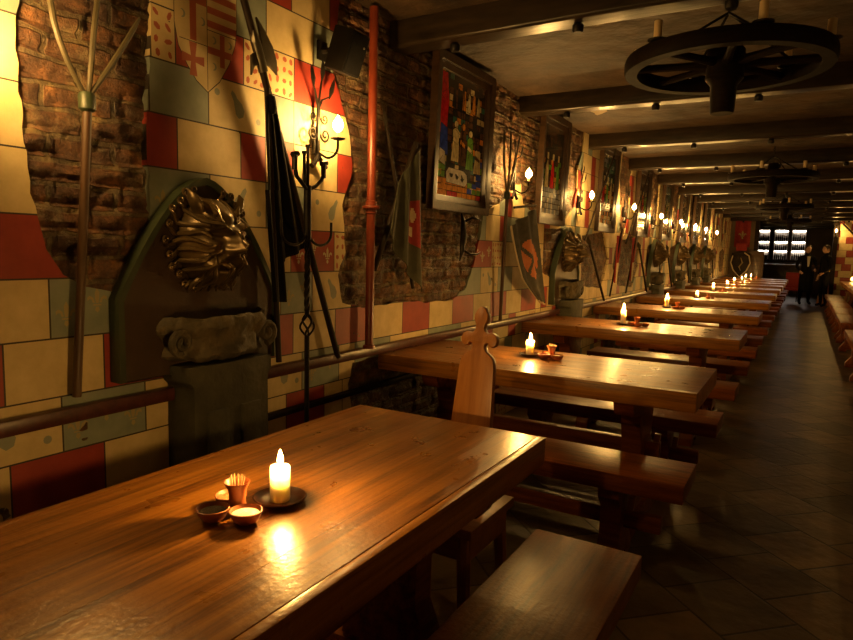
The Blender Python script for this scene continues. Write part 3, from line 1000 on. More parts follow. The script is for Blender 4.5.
place_set(P0.x, P0.y, .7605, 'lit ivory pillar candle on the lengthwise table in front', 'dark round dish under the lit candle of the lengthwise table',
          'terracotta set of three spice bowls around a toothpick cup, on the lengthwise table', first=True, picks=18,
          lab_p='thin wooden toothpick standing in the terracotta cup on the lengthwise table', off=(PS.x, PS.y), rz=math.radians(35))
CY = [3.44] + [y + .42 for y in TABLE_Y[1:]]
for k, y in enumerate(CY):
    px_, pc_ = .76 + (.02 if k % 2 else -.01), y
    place_set(px_, pc_, .7605, 'lit ivory candle on the %s crosswise table from the front' % ORD[k],
              'dark round dish under the candle of the %s crosswise table' % ORD[k],
              'terracotta bowls and toothpick cup on the %s crosswise table' % ORD[k], picks=10 if k == 0 else 0,
              lab_p='thin pale toothpick fanned out of the terracotta cup on the first crosswise table', hz=[1.05, 1.45, 1.35, .8, 1.2, 1.0, 1.1, .9, 1.2, 1.0][k], rz=math.radians(20 + 47*k), off=(px_ + (.135 if k < 3 else .16), pc_ + (-.03 if k else -.01)))
for k, y in enumerate((19.2, 20.7)):
    place_set(3.22, y, .7605, 'lit ivory candle on a right-hand table, the %s one' % ('nearer' if k == 0 else 'farther'), 'dark dish under the %s candle on the right-hand tables' % ('nearer' if k == 0 else 'farther'), None)

# ------------------------------------------------------------------ wrought-iron wall sconces
def spiral(c, r0, r1, turns, a0, plane='yz', n=22):
    pts = []
    for i in range(n + 1):
        f_ = i/n
        a = a0 + turns*2*PI*f_
        r = r0 + (r1 - r0)*f_
        u, v = r*math.cos(a), r*math.sin(a)
        pts.append((c[0], c[1] + u, c[2] + v) if plane == 'yz' else (c[0] + u, c[1], c[2] + v))
    return pts
def make_sconce():
    """origin on the wall at the height of the bulb; the arm reaches into the room"""
    root = thing('wall_sconce', '', 'sconce')
    bp = MB()
    bp.tube([(.03, 0, .10), (.03, 0, -.16)], .010, 8)
    bp.tube([(.03, 0, -.13), (.035, -.03, -.17), (.035, -.05, -.185)], [.012, .011, .014], 8)
    bp.tube([(.03, 0, -.13), (.035, .03, -.17), (.035, .05, -.185)], [.012, .011, .014], 8)
    bp.box((.012, 0, -.06), (.022, .04, .13), bev=.006)
    bp.build('backplate', 'iron', root)
    sc = MB()
    for s in (-1, 1):
        sc.tube(spiral((.035, s*.045, -.03), .034, .008, s*1.4, PI if s > 0 else 0), .005, 6)
        sc.tube(spiral((.035, s*.04, .045), .026, .006, s*1.3, PI if s > 0 else 0), .004, 6)
    sc.build('scroll', 'iron', root)
    for s, hh in ((-1, .20), (1, .17), (0, .24)):
        st = MB()
        st.tube([(.03, 0, .08), (.035, s*.02, .13), (.05, s*.055, hh - .02)], [.007, .006, .004], 6)
        st.tube([(.05, s*.055, hh - .03), (.055, s*.066, hh + .01), (.057, s*.078, hh + .045), (.055, s*.085, hh + .07)], [.004, .017, .012, .001], 8, flat=.35)
        st.build('leaf_stem', 'iron', root)
    arm = MB()
    pts = [(.03, 0, -.115)]
    for i in range(1, 11):
        a = -PI/2 - .5 + (PI/2 + .5)*i/10
        pts.append((.095 + .055*math.cos(a), 0, -.095 + .05*math.sin(a)))
    pts.append((.15, 0, -.065))
    arm.tube(pts, .006, 8)
    A = arm.build('arm', 'iron', root)
    MB().lathe([(0, 0), (.018, 0), (.034, .006), (.036, .009), (.018, .006), (0, .005)], (.15, 0, -.067), 20).build('drip_pan', 'iron', A)
    MB().lathe([(0, 0), (.0105, 0), (.0105, .032), (.006, .034), (0, .034)], (.15, 0, -.062), 14).build('candle_sleeve', 'candle_ivory', A)
    bl = MB().lathe([(0, 0), (.010, .002), (.020, .014), (.0245, .028), (.021, .044), (.011, .060), (.004, .070), (0, .075)], (.15, 0, -.028), 14)
    bl.build('bulb', 'bulb_glow', A)
    return root
SCY = [.895, 2.40, 4.79, 6.52, 8.41, 10.2, 12.0, 13.7, 15.3, 17.3]
SCZ = [1.93, 1.925, 1.97, 1.95, 1.96, 1.95, 1.95, 1.95, 1.95, 1.95]
SCN = ['iron wall sconce cut off by the upper left edge, left of the three-pronged fork',
       'iron wall sconce with a glowing bulb between the black banner and the loudspeaker',
       'iron wall sconce with a glowing bulb between the first two stained-glass pictures',
       'iron wall sconce with a glowing bulb between the second and third stained-glass pictures']
sconce0 = make_sconce()
for k, (y, z) in enumerate(zip(SCY, SCZ)):
    lab = SCN[k] if k < 4 else 'iron wall sconce with a glowing bulb, %s along the left wall from the front' % ORD[k]
    if k == 0:
        sconce0.location = (.004, y, z)
        sconce0['label'] = lab
        sconce0['group'] = 'sconces along the left wall'
    else:
        o = dup(sconce0, lab, (.004, y, z), group='sconces along the left wall')
dup(sconce0, 'iron wall sconce on the dark post beside the painted end wall at right', (2.80, HALL_END - .01, 2.2), -PI/2)

_dim = []
def dim_mesh(me):
    if not _dim:
        _dim.append(me.copy())
        _dim[0].materials[0] = MATS['dim_bulb']
    return _dim[0]
for k, y in enumerate((-.5, 2.7, 6.1, 9.6, 13.1, 16.6)):
    dup(sconce0, 'iron wall sconce on the plain right-hand wall, %s from the front' % ORD[k], (RIGHT - .004, y, 1.95), PI, 'sconces along the right wall')
for o in bpy.data.objects:
    if o.name.startswith('bulb') and o.parent.parent.location.x > 3:
        o.data = dim_mesh(o.data)

# ------------------------------------------------------------------ wall fountain with mask
def make_fountain():
    root = thing('wall_fountain', '', 'wall fountain')
    # pointed-arch panel
    def arch(w2, base, spring, apex):
        pts = [(-w2, base), (-w2, spring)]
        n = 14
        for i in range(1, n):
            f_ = 1 - (1 - i/n)**1.4
            pts.append((-w2*(1 - f_)**.6, spring + (apex - spring)*f_))
        pts.append((0, apex))
        pts += [(-u, v) for u, v in pts[-2::-1]]
        return pts
    ar = arch(.385, .865, 1.16, 1.615)
    inn = arch(.363, .865, 1.155, 1.588)
    mb = MB()
    tmp = bmesh.new()
    n = len(ar)
    o1 = [tmp.verts.new((.004, u, v)) for u, v in ar]
    o2 = [tmp.verts.new((.06, u, v)) for u, v in ar]
    i2 = [tmp.verts.new((.06, u, v)) for u, v in inn]
    i1 = [tmp.verts.new((.045, u, v)) for u, v in inn]
    for a, b2 in ((o1, o2), (o2, i2), (i2, i1)):
        for k in range(n):
            tmp.faces.new((a[k], a[(k+1) % n], b2[(k+1) % n], b2[k]))
    mb.merge(tmp)
    mb.build('arch_rim', 'green_patina', root)
    MB().prism(inn, lambda u, v, wv: (wv, u, v), .02, .046).build('arch_panel', 'arch_board', root)
    # mask
    cz = 1.375
    mk = MB()
    def g(u, v, cu, cv, su, sv, a=0.0):
        du, dv = u - cu, v - cv
        c0, s0 = math.cos(a), math.sin(a)
        p, q = du*c0 + dv*s0, -du*s0 + dv*c0
        return math.exp(-(p/su)**2 - (q/sv)**2)
    def face(u, v):
        h = 0.0
        rr = (u/.165)**2 + (v/.20)**2
        h += .135*math.sqrt(max(0.0, 1 - rr))
        au = abs(u)
        h += .070*g(u, v, 0, .005, .020, .055) + .045*g(u, v, 0, -.03, .030, .02)          # nose
        h += .022*g(au, v, .028, -.035, .014, .012)
        h += .055*g(au, v, .055, .068, .050, .016, .45)                                    # brows
        h -= .048*g(au, v, .055, .036, .028, .016)                                         # sockets
        h += .014*g(au, v, .055, .034, .015, .011)                                         # eyes
        h += .030*g(au, v, .085, -.01, .028, .025)                                         # cheeks
        h += .034*g(au, v, .055, -.075, .055, .016, -.5) + .024*g(au, v, .098, -.10, .022, .022)   # moustache
        h -= .065*g(u, v, 0, -.10, .035, .026)                                             # mouth
        h += .036*g(u, v, 0, -.122, .018, .022)                                            # tongue
        h += .022*g(u, v, 0, .12, .05, .035)
        h += .012*math.sin(u*95)*max(0, min(1, (-v - .115)*18))                            # beard
        h += .005*noise.noise((u*30, v*30, 0))
        return h
    N = 46
    def fn(a, r):
        th = a*2*PI
        u, v = .165*r*math.cos(th), .20*r*math.sin(th)
        return (.056 + max(0, face(u, v)), u, cz + v)
    mk.grid(64, 30, fn)
    bmesh.ops.remove_doubles(mk.bm, verts=mk.bm.verts, dist=.0008)
    M = mk.build('mask', 'bronze', root)
    M.scale = (.95, .88, .86)
    M.location = (-.004, .01, .183)
    ear = MB()
    for s in (-1, 1):
        ear.tube([(.11, s*.085, cz + .115), (.125, s*.115, cz + .155), (.115, s*.135, cz + .195), (.10, s*.14, cz + .225)], [.022, .034, .026, .004], 10, flat=.55)
        ear.tube([(.15, s*.03, cz + .10), (.17, s*.06, cz + .13), (.16, s*.08, cz + .165)], [.015, .013, .004], 8)
    ear.build('horn', 'bronze', M)
    hr = MB()
    rnd = random.Random(4)
    for s in (-1, 1):
        for k in range(11):
            ang = -1.25 + k*.25
            ca, sa = math.cos(ang), math.sin(ang)
            pts = []
            for i in range(9):
                f_ = i/8
                rad = .088 + .125*f_ + .012*(k % 2)
                wv = .013*math.sin(f_*7 + k)
                uu, vv = s*(ca*rad - sa*wv), sa*rad*1.08 + ca*wv
                pts.append((max(.056 + face(uu, vv) + .004, .060), uu, cz + vv))
            e = pts[-1]
            hr.tube(pts, [.006 + .009*math.sin(min(1, i/5)*PI/2) - .006*i/8 for i in range(9)], 7)
            hr.tube(spiral((e[0] + .004, e[1], e[2] + .016), .017, .004, s*1.2, -PI/2, n=12), .0065, 6)
    for k in range(7):
        a = PI/2 + (k - 3)*.2
        pts = [(.10 - .03*i/6, math.cos(a)*(.06 + .03*i)*.9 + .006*math.sin(i*2), cz + .06 + math.sin(a)*(.05 + .018*i)) for i in range(6)]
        hr.tube(pts, [.014, .014, .012, .010, .008, .004], 7)
    for k in range(7):
        u0 = (k - 3)*.026
        pts = [(.12 - .012*i, u0*(1 + .12*i) + .007*math.sin(i*1.6 + k), cz - .135 - .018*i) for i in range(6)]
        hr.tube(pts, [.014, .014, .012, .010, .008, .004], 7)
    hr.build('hair', 'bronze', M)
    # basin and pedestal
    def wob(p):
        k = 1 + .09*noise.noise((p.x*11, p.y*11, p.z*14)) + .055*noise.noise((p.x*30, p.y*30, p.z*30))
        return Vector((max(p.x, 0)*k*.72, p.y*k, p.z + .014*noise.noise((p.x*9, p.y*9, 3)) + .006*noise.noise((p.x*28, p.y*28, 3))))
    bs = MB()
    bs.lathe([(0, .90), (.12, .895), (.21, .90), (.232, .91), (.244, .925), (.236, .94), (.228, .955), (.232, .97), (.236, .985), (.244, 1.0), (.256, 1.015), (.264, 1.03), (.266, 1.045), (.262, 1.065), (.25, 1.075), (.232, 1.06), (.21, 1.02), (0, 1.0)], (0.004, 0, 0), 84, a0=-PI/2, a1=PI/2, wob=wob)
    for sg in (-1, 1):
        for q, (ay, r0) in enumerate(((.215, .05),)):
            c0 = (.19*math.sqrt(max(0, 1 - (ay/.27)**2)) + .01, sg*ay, .985)
            bs.tube(spiral(c0, r0, .008, sg*1.5, -PI/2, n=18), [.015]*18 + [.006], 8)
    bs.build('basin', 'mossy_stone', root).location = (0, .035, .01)
    pd = MB()
    pd.prism([(-.215, 0), (-.215, .06), (-.195, .08), (-.19, .82), (-.21, .84), (-.21, .899), (.21, .899), (.21, .84), (.19, .82), (.195, .08), (.215, .06), (.215, 0)], lambda u, v, wv: (wv, u, v), .004, .16, bev=.008)
    pd.box((.165, -.085, .44), (.02, .10, .56), bev=.006)
    pd.box((.165, .085, .44), (.02, .10, .56), bev=.006)
    pd.build('pedestal', 'pedestal_stone', root).location = (0, .035, 0)
    return root
fount0 = make_fountain()
fount0.location = (0, 1.715, 0)
fount0['label'] = 'large wall fountain with bearded bronze mask in a green-edged arch, beside the lengthwise table'
fount0['group'] = 'mask fountains along the left wall'
for k, y in enumerate((6.17, 10.52, 12.67, 14.66, 16.46)):
    dup(fount0, 'wall fountain with a bronze mask, %s along the left wall from the front' % ORD[k + 1], (0, y, 0))

# ------------------------------------------------------------------ framed stained-glass pictures
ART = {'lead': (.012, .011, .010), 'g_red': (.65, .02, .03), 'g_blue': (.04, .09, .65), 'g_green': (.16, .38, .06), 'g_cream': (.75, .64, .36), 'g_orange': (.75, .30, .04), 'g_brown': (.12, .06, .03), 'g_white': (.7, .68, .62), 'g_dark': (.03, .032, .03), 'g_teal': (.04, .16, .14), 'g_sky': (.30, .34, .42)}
ARTN = list(ART)
for k, c in ART.items():
    m, t, b = nt('glass_' + k)
    n = node(t, 'ShaderNodeTexNoise', Scale=30.0, Detail=3.0)
    t.links.new(coords(t), n.inputs['Vector'])
    t.links.new(ramp(t, n.outputs[0], [(.25, tuple(v*.6 for v in c)), (.75, tuple(min(1, v*1.3) for v in c))]), b.inputs['Base Color'])
    b.inputs['Roughness'].default_value = .12
    b.inputs['Coat Weight'].default_value = .5
    b.inputs['Coat Roughness'].default_value = .05
    MATS['glass_' + k] = m
AI = {k: i for i, k in enumerate(ARTN)}
def art(kind, w_, h_):
    """leaded glass in (u, v), u across, v up"""
    ov = Overlay()
    rnd = random.Random(20 + kind)
    ov.rect(0, w_, 0, h_, AI['lead'])
    e = .003
    def R(u0, u1, v0, v1, k):
        ov.rect(u0*w_ + e, u1*w_ - e, v0*h_ + e, v1*h_ - e, AI[k])
    def Pg(pts, k):
        pp = [(u*w_, v*h_) for u, v in pts]
        cx, cy = sum(p[0] for p in pp)/len(pp), sum(p[1] for p in pp)/len(pp)
        ov.poly([(cx + (a - cx)*1.0 + (e if a > cx else -e), cy + (b2 - cy)*1.0 + (e if b2 > cy else -e)) for a, b2 in pp], AI['lead'])
        ov.poly(pp, AI[k])
    if kind == 0:
        bgs = ['g_brown', 'g_dark', 'g_brown', 'g_dark', 'g_dark', 'g_orange', 'g_brown', 'g_cream', 'g_teal']
        for i in range(11):
            for j in range(18):
                R(i/11, (i+1)/11, j/18, (j+1)/18, rnd.choice(bgs))
        for i in range(9):
            R(i/9, (i+1)/9, 0, .05, rnd.choice(['g_orange', 'g_red', 'g_orange']))
            for j in (1, 2):
                R(i/9, (i+1)/9, .05*j, .05*(j+1), 'g_orange' if i < 6 else rnd.choice(['g_blue', 'g_green', 'g_orange']))
        for j in range(4):
            R(0, .08, .15 + .055*j, .205 + .055*j, 'g_green'); R(.08, .16, .15 + .055*j, .205 + .055*j, 'g_green')
            R(.86, 1, .12 + .06*j, .18 + .06*j, rnd.choice(['g_green', 'g_blue']))
        Pg([(.02, .50), (.16, .50), (.18, .78), (.13, .98), (.03, .98)], 'g_red')
        Pg([(.03, .34), (.20, .34), (.17, .55), (.04, .58)], 'g_blue')
        Pg([(.02, .28), (.16, .25), (.14, .36), (.04, .38)], 'g_white')
        figs = [(.36, .30, .34, 'g_cream', 'g_cream'), (.52, .28, .36, 'g_brown', 'g_orange'), (.69, .26, .34, 'g_green', 'g_cream'), (.88, .24, .26, 'g_cream', 'g_brown')]
        for cx_, b0, hh, rb, hd_ in figs:
            w0 = .085
            Pg([(cx_ - w0, b0), (cx_ + w0, b0), (cx_ + w0*.75, b0 + hh*.55), (cx_ + w0*.8, b0 + hh*.74), (cx_ + .02, b0 + hh*.82), (cx_ - .02, b0 + hh*.82), (cx_ - w0*.8, b0 + hh*.74), (cx_ - w0*.7, b0 + hh*.5)], rb)
            Pg([(cx_ + .042*math.cos(q*PI/4), b0 + hh*.90 + .03*math.sin(q*PI/4)) for q in range(8)], hd_)
            for q in (-.5, 0, .5):
                ov.poly([((cx_ + q*w0)*w_ - .0014, b0*h_), ((cx_ + q*w0)*w_ + .0014, b0*h_), ((cx_ + q*w0*.5)*w_ + .0014, (b0 + hh*.6)*h_), ((cx_ + q*w0*.5)*w_ - .0014, (b0 + hh*.6)*h_)], AI['lead'])
            Pg([(cx_ - w0*.7, b0 + hh*.5), (cx_ + w0*.5, b0 + hh*.42), (cx_ + w0*.6, b0 + hh*.5), (cx_ - w0*.6, b0 + hh*.6)], hd_)
        for i in range(6):
            Pg([(.25 + i*.11, .74), (.33 + i*.11, .74), (.31 + i*.11, .90 - .02*(i % 2)), (.27 + i*.11, .90)], rnd.choice(['g_brown', 'g_orange', 'g_dark', 'g_cream']))
        Pg([(.20, .12), (.62, .11), (.66, .14), (.64, .21), (.56, .235), (.24, .24), (.19, .20)], 'g_white')
        for q, (cu, cv) in enumerate(((.30, .18), (.42, .175), (.54, .17))):
            ov.poly([(cu*w_ + .022*math.cos(t2)*(1 + .4*math.sin(3*t2 + q)), cv*h_ + .020*math.sin(t2)*(1 + .4*math.cos(2*t2 + q))) for t2 in [z_*PI/6 for z_ in range(12)]], AI['g_dark'])
        for q in range(46):
            u0, v0 = rnd.uniform(.03, .9)*w_, rnd.uniform(.26, .95)*h_
            a_ = rnd.uniform(0, PI)
            ln = rnd.uniform(.03, .08)
            du, dv = math.cos(a_), math.sin(a_)
            u1, v1 = min(max(u0 + du*ln, .004), w_ - .004), min(max(v0 + dv*ln, .004), h_ - .004)
            ov.poly([(u0 - dv*.0016, v0 + du*.0016), (u0 + dv*.0016, v0 - du*.0016), (u1 + dv*.0016, v1 - du*.0016), (u1 - dv*.0016, v1 + du*.0016)], AI['lead'])
        ov.rect(.49*w_, .505*w_, .25*h_, h_, AI['lead'])
    else:
        top = ['g_dark', 'g_dark', 'g_brown'] if kind == 1 else ['g_teal', 'g_teal', 'g_dark', 'g_sky']
        mid = ['g_brown', 'g_green', 'g_brown', 'g_dark', 'g_orange', 'g_brown'] if kind == 1 else ['g_brown', 'g_cream', 'g_brown', 'g_orange']
        low = ['g_sky', 'g_white', 'g_sky'] if kind == 1 else ['g_cream', 'g_brown', 'g_orange']  # sky and white panes: a pale reflection painted into the lower glass
        for i in range(10):
            for j in range(16):
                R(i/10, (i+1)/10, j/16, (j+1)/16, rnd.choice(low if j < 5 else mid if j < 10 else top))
        for i in range(3):
            Pg([(.12 + i*.28, .30), (.30 + i*.28, .30), (.28 + i*.28, .52), (.22 + i*.28, .62), (.15 + i*.28, .54)], ['g_green', 'g_cream', 'g_red'][(i + kind) % 3])
            Pg([(.18 + i*.28, .62), (.26 + i*.28, .62), (.26 + i*.28, .69), (.18 + i*.28, .69)], 'g_cream')
    return ov
def make_picture(kind, width, h_=.97):
    root = thing('stained_glass_picture', '', 'picture')
    fw = .085
    w2 = width
    def ring(o, i, x0, x1, xi, name, mat):
        mb = MB()
        tmp = bmesh.new()
        def rc(a, x):
            return [tmp.verts.new((x, u, v)) for u, v in ((-a[0], a[1]), (a[0], a[1]), (a[0], a[2]), (-a[0], a[2]))]
        A, B, C, D = rc(o, x0), rc(o, x1), rc(i, x1 - xi), rc(i, x0)
        for p, q in ((A, B), (B, C), (C, D)):
            for k in range(4):
                tmp.faces.new((p[k], p[(k+1) % 4], q[(k+1) % 4], q[k]))
        bmesh.ops.bevel(tmp, geom=[e for e in tmp.edges if len(e.link_faces) == 2], offset=.005, segments=2, affect='EDGES')
        mb.merge(tmp)
        return mb.build(name, mat, root)
    ring((w2/2, 0, h_), (w2/2 - .055, .055, h_ - .055), 0, .05, .008, 'frame', 'frame_wood')
    ring((w2/2 - .054, .054, h_ - .054), (w2/2 - .10, .10, h_ - .10), .005, .034, .012, 'inner_frame', 'frame_wood')
    iw, ih = w2 - .19, h_ - .19
    mb = MB()
    mb.bm.free()
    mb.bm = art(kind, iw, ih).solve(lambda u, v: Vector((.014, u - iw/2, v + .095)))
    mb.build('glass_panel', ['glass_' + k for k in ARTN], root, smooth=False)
    MB().box((.003, 0, h_/2), (.006, w2 - .04, h_ - .04), bev=0).build('backing_board', 'frame_wood', root)
    return root
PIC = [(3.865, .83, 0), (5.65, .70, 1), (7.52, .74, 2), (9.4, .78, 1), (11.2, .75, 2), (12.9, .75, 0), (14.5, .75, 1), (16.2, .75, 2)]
PICN = ['dark-framed stained-glass picture of robed figures with a red strip, nearest the viewer',
        'dark-framed stained-glass picture with a pale reflection painted into its lower part, second along the wall',
        'dark-framed stained-glass picture with a teal upper half, third along the wall']
protos = {}
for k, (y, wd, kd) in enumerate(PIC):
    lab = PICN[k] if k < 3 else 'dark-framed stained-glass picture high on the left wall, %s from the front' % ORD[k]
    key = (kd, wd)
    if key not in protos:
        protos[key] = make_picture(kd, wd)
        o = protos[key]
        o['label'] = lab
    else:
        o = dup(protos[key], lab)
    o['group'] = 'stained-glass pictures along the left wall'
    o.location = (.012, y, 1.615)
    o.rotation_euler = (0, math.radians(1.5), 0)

# ------------------------------------------------------------------ weapons, flags and iron on the left wall
def shaft(p0, p1, r, mat='pole_wood', name='shaft', parent=None, seg=10):
    """a round pole from p0 to p1 as an object whose x axis follows the pole, so the grain runs along it"""
    p0, p1 = Vector(p0), Vector(p1)
    L = (p1 - p0).length
    mb = MB().tube([(0, 0, 0), (L*.5, 0, 0), (L, 0, 0)], r if isinstance(r, (list, tuple)) else [r, r, r], seg)
    o = mb.build(name, mat, parent)
    o.location = p0
    o.rotation_euler = Vector((1, 0, 0)).rotation_difference((p1 - p0).normalized()).to_euler()
    return o
def make_fork():
    """three-pronged fork; origin at the foot of the shaft on the wall, local z up along the wall"""
    root = thing('three_pronged_fork', '', 'fork')
    shaft((.04, 0, 0), (.07, .05, .93), .014, mat='fork_shaft', parent=root)
    MB().lathe([(.018, 0), (.026, .008), (.026, .05), (.02, .06)], (.07, .05, .925), 12).build('collar', 'green_patina', root)
    j = Vector((.07, .052, .965))
    for dy, dz, bend in ((-.075, .46, -.065), (.075, .47, -.02), (.195, .31, .0)):
        pts = []
        for i in range(10):
            f_ = i/9
            pts.append(j + Vector((.012*math.sin(f_*PI), dy*(f_ if dy > .1 else f_**.75) + bend*math.sin(f_*PI)*(-1 if dy > .1 else 1), dz*f_)))
        MB().tube(pts, [.0072 + .002*math.sin(q/9*PI) for q in range(9)] + [.003], 8).build('prong', 'fork_prong', root)
    return root
mottled('fork_prong', (0.045, 0.036, 0.016), (0.075, 0.06, 0.028), 0.5, 14)
wood('fork_shaft', (0.045, 0.022, 0.009), (0.075, 0.038, 0.015), (0.10, 0.052, 0.022), rough=0.5, coat=0)
fork0 = make_fork()
fork0.location = (.0, 1.185, .845)
fork0['label'] = 'tall three-pronged wooden fork leaning on the bare brick at the upper left'
o = dup(fork0, 'three-pronged fork with a dark shaft, right of the nearest stained-glass picture', (.0, 4.60, .815))
o.rotation_euler = (math.radians(4), 0, 0)
o.scale = (1, .8, 1.02)

# halberd
A = at(236, -30, x=.055); B = at(338, 357, x=.045)
hal = thing('halberd', 'long halberd with a broad axe blade leaning across the wall beside the coat of arms', 'halberd', B)
shaft((0, 0, 0), A - B, .0155, mat='dark_wood', parent=hal)
d = (A - B).normalized()
def halb_head():
    c = at(259.5, 57, x=.054) - B
    s = Vector((0, 1, 0)) - d*d.y
    s.normalize()
    nrm = d.cross(s)
    blade = [(.005, -.03), (.045, -.045), (.075, -.085), (.092, -.03), (.09, .03), (.065, .10), (.04, .15), (.035, .09), (.03, .05), (.005, .035)]
    back = [(-.005, .03), (-.045, .015), (-.075, -.06), (-.045, -.03), (-.005, -.03)]
    mb = MB()
    for p in (blade, back):
        mb.prism(p, lambda u, v, wv: c + s*u + d*v + nrm*wv, -.006, .006, bev=.002)
    mb.tube([c - d*.06, c + d*.06], .021, 10)
    mb.build('axe_blade', 'old_steel', hal)
    MB().tube([c + d*.06, c + d*.14, c + d*.42], [.02, .013, .002], 8).build('spike', 'old_steel', hal)
halb_head()
# furled black banner with its pole
A = at(267, 88, x=.085); B = at(279, 362, x=.095)
ban = thing('furled_banner', 'furled black banner on a pole behind the iron candle stand', 'banner', B)
shaft((0, 0, 0), A - B, .013, mat='dark_wood', parent=ban)
def ban_cloth(u, v):
    top = at(270, 97, x=.10)
    px = 262 + 44*u if v > .5 else 262 + 44*u
    wpx = 9 + 29*v
    cxp = 271 + 17*v
    py = 96 + v*(166 - 22*max(0, u - .35))
    p = at(cxp + (u - .5)*wpx, py, x=.10)
    return Vector((.095 + .014*math.sin(u*17 + v*2)*(.4 + v*.6), p.y, p.z)) - B
MB().cloth(40, 30, ban_cloth, .004).build('cloth', 'black_cloth', ban)
MB().tube([at(269, 95, x=.09) - B, at(270, 98, x=.095) - B, at(272, 103, x=.1) - B, at(272, 110, x=.1) - B, at(273, 114, x=.1) - B], [.008, .022, .018, .022, .012], 12).build('tie', 'black_cloth', ban)
def ban_tail(u, v):
    p = at(265 + 13*u + 8*v, 190 + 112*v, x=.1)
    return Vector((.10 + .010*math.sin(u*9), p.y, p.z)) - B
MB().cloth(12, 20, ban_tail, .004).build('tail', 'black_cloth', ban)

# iron candle stand
S0 = at(307, 250, x=.20)
st = thing('iron_candle_stand', 'black wrought-iron candle stand with curved arms, in front of the painted wall', 'candle stand', (.22, S0.y - .02, 0))
def candle_stand():
    mb = MB()
    mb.tube([(0, 0, .02), (0, 0, .97)], .011, 8)
    mb.tube([(0, 0, 1.06), (0, 0, 1.09)], .011, 8)
    # twisted middle
    for ph in range(3):
        pts = [(.0075*math.cos(ph*2*PI/3 + i*.55), .0075*math.sin(ph*2*PI/3 + i*.55), 1.08 + i*.0105) for i in range(31)]
        mb.tube(pts, .0068, 6)
    mb.tube([(0, 0, 1.39), (0, 0, 1.62)], .0165, 10)
    mb.build('post', 'iron', st)
    bk = MB()
    for ph in range(4):
        a = ph*PI/2
        pts = []
        for i in range(9):
            f_ = i/8
            rr = .028*math.sin(f_*PI) + .004
            pts.append((rr*math.cos(a + f_*2.2), rr*math.sin(a + f_*2.2), .965 + .10*f_))
        bk.tube(pts, .0048, 6)
    bk.build('basket_knot', 'iron', st)
    ft = MB()
    for k in range(3):
        a = k*2*PI/3 + .5
        c0, s0 = math.cos(a), math.sin(a)
        ft.tube([(0, 0, .20), (c0*.06, s0*.06, .16), (c0*.12, s0*.12, .06), (c0*.17, s0*.17, .012)], .010, 8)
    ft.build('foot', 'iron', st)
    for s, zt in ((-1, 1.735), (1, 1.72)):
        ar = MB()
        ar.tube([(0, 0, 1.60), (.01, s*.04, 1.62), (.01, s*.08, 1.65), (.01, s*.092, zt - .04)], .0085, 8)
        ar.tube([(.01, s*.092, zt - .06), (.01, s*.092, zt)], [.011, .012], 8)
        ar.tube([(.01, s*.092 - .015, zt), (.01, s*.092 + .02, zt + .008)], .012, 8)
        ar.build('arm', 'iron', st)
    pk = MB()
    for dy, zt in ((-.022, 1.755), (.0, 1.785)):
        pk.tube([(0, dy, 1.62), (0, dy, zt)], .007, 8)
        pk.tube([(0, dy - .010, zt), (0, dy + .010, zt + .004)], .006, 8)
    pk.build('pricket', 'iron', st)
    for s in (-1, 1):
        hk = MB()
        pts = [(0, 0, 1.42)]
        for i in range(11):
            a = PI + i/10*PI
            pts.append((.0, s*(.085 + .075*math.cos(a)), 1.42 + .055*math.sin(a)))
        pts.append((0, s*.16, 1.47))
        hk.tube(pts, .006, 8)
        hk.build('hook', 'iron', st)
candle_stand()
# loudspeaker on a bracket
LS = at(347, 52, x=.15)
ls = thing('wall_loudspeaker', 'black loudspeaker tilted down from a wall bracket, beside the red pipe', 'loudspeaker', LS, 0)
rot = Matrix.Rotation(math.radians(2), 3, 'Z') @ Matrix.Rotation(math.radians(20), 3, 'Y')
MB().box((0, 0, 0), (.115, .135, .195), rot, bev=.010).build('cabinet', 'black_plastic', ls)
MB().box(rot @ Vector((.059, 0, 0)), (.006, .12, .18), rot, bev=.003).build('grille', 'black_cloth', ls)
MB().lathe([(0, 0), (.006, .001), (.004, .004), (0, .005)], rot @ Vector((.062, .035, .04)), 12, mat=(rot @ Matrix.Rotation(PI/2, 3, 'Y'))).build('badge', 'old_steel', ls)
MB().tube([(-.14, -.01, .02), (-.09, 0, .02), (-.04, 0, 0)], [.016, .014, .02], 8).box((-.143, -.01, .02), (.012, .07, .09), bev=.004).build('bracket', 'iron', ls)

# red pipe
pp = at(371.5, 180, x=.06)
pipe = thing('red_pipe', 'vertical red-painted pipe from the ceiling to the dado rail', 'pipe', (.06, pp.y, .80))
MB().tube([(0, 0, .01), (0, 0, 1.80)], .0235, 16).build('pipe_tube', 'pipe_paint', pipe)
MB().lathe([(.024, -.03), (.030, -.026), (.030, -.004), (.046, 0), (.048, .006), (.046, .012), (.030, .016), (.030, .038), (.024, .042)], (0, 0, .77), 18).build('coupling', 'pipe_paint', pipe)
MB().lathe([(.024, .022), (.032, .018), (.036, .0), (0.0, .0)], (0, 0, .012), 16).build('foot_collar', 'pipe_paint', pipe)

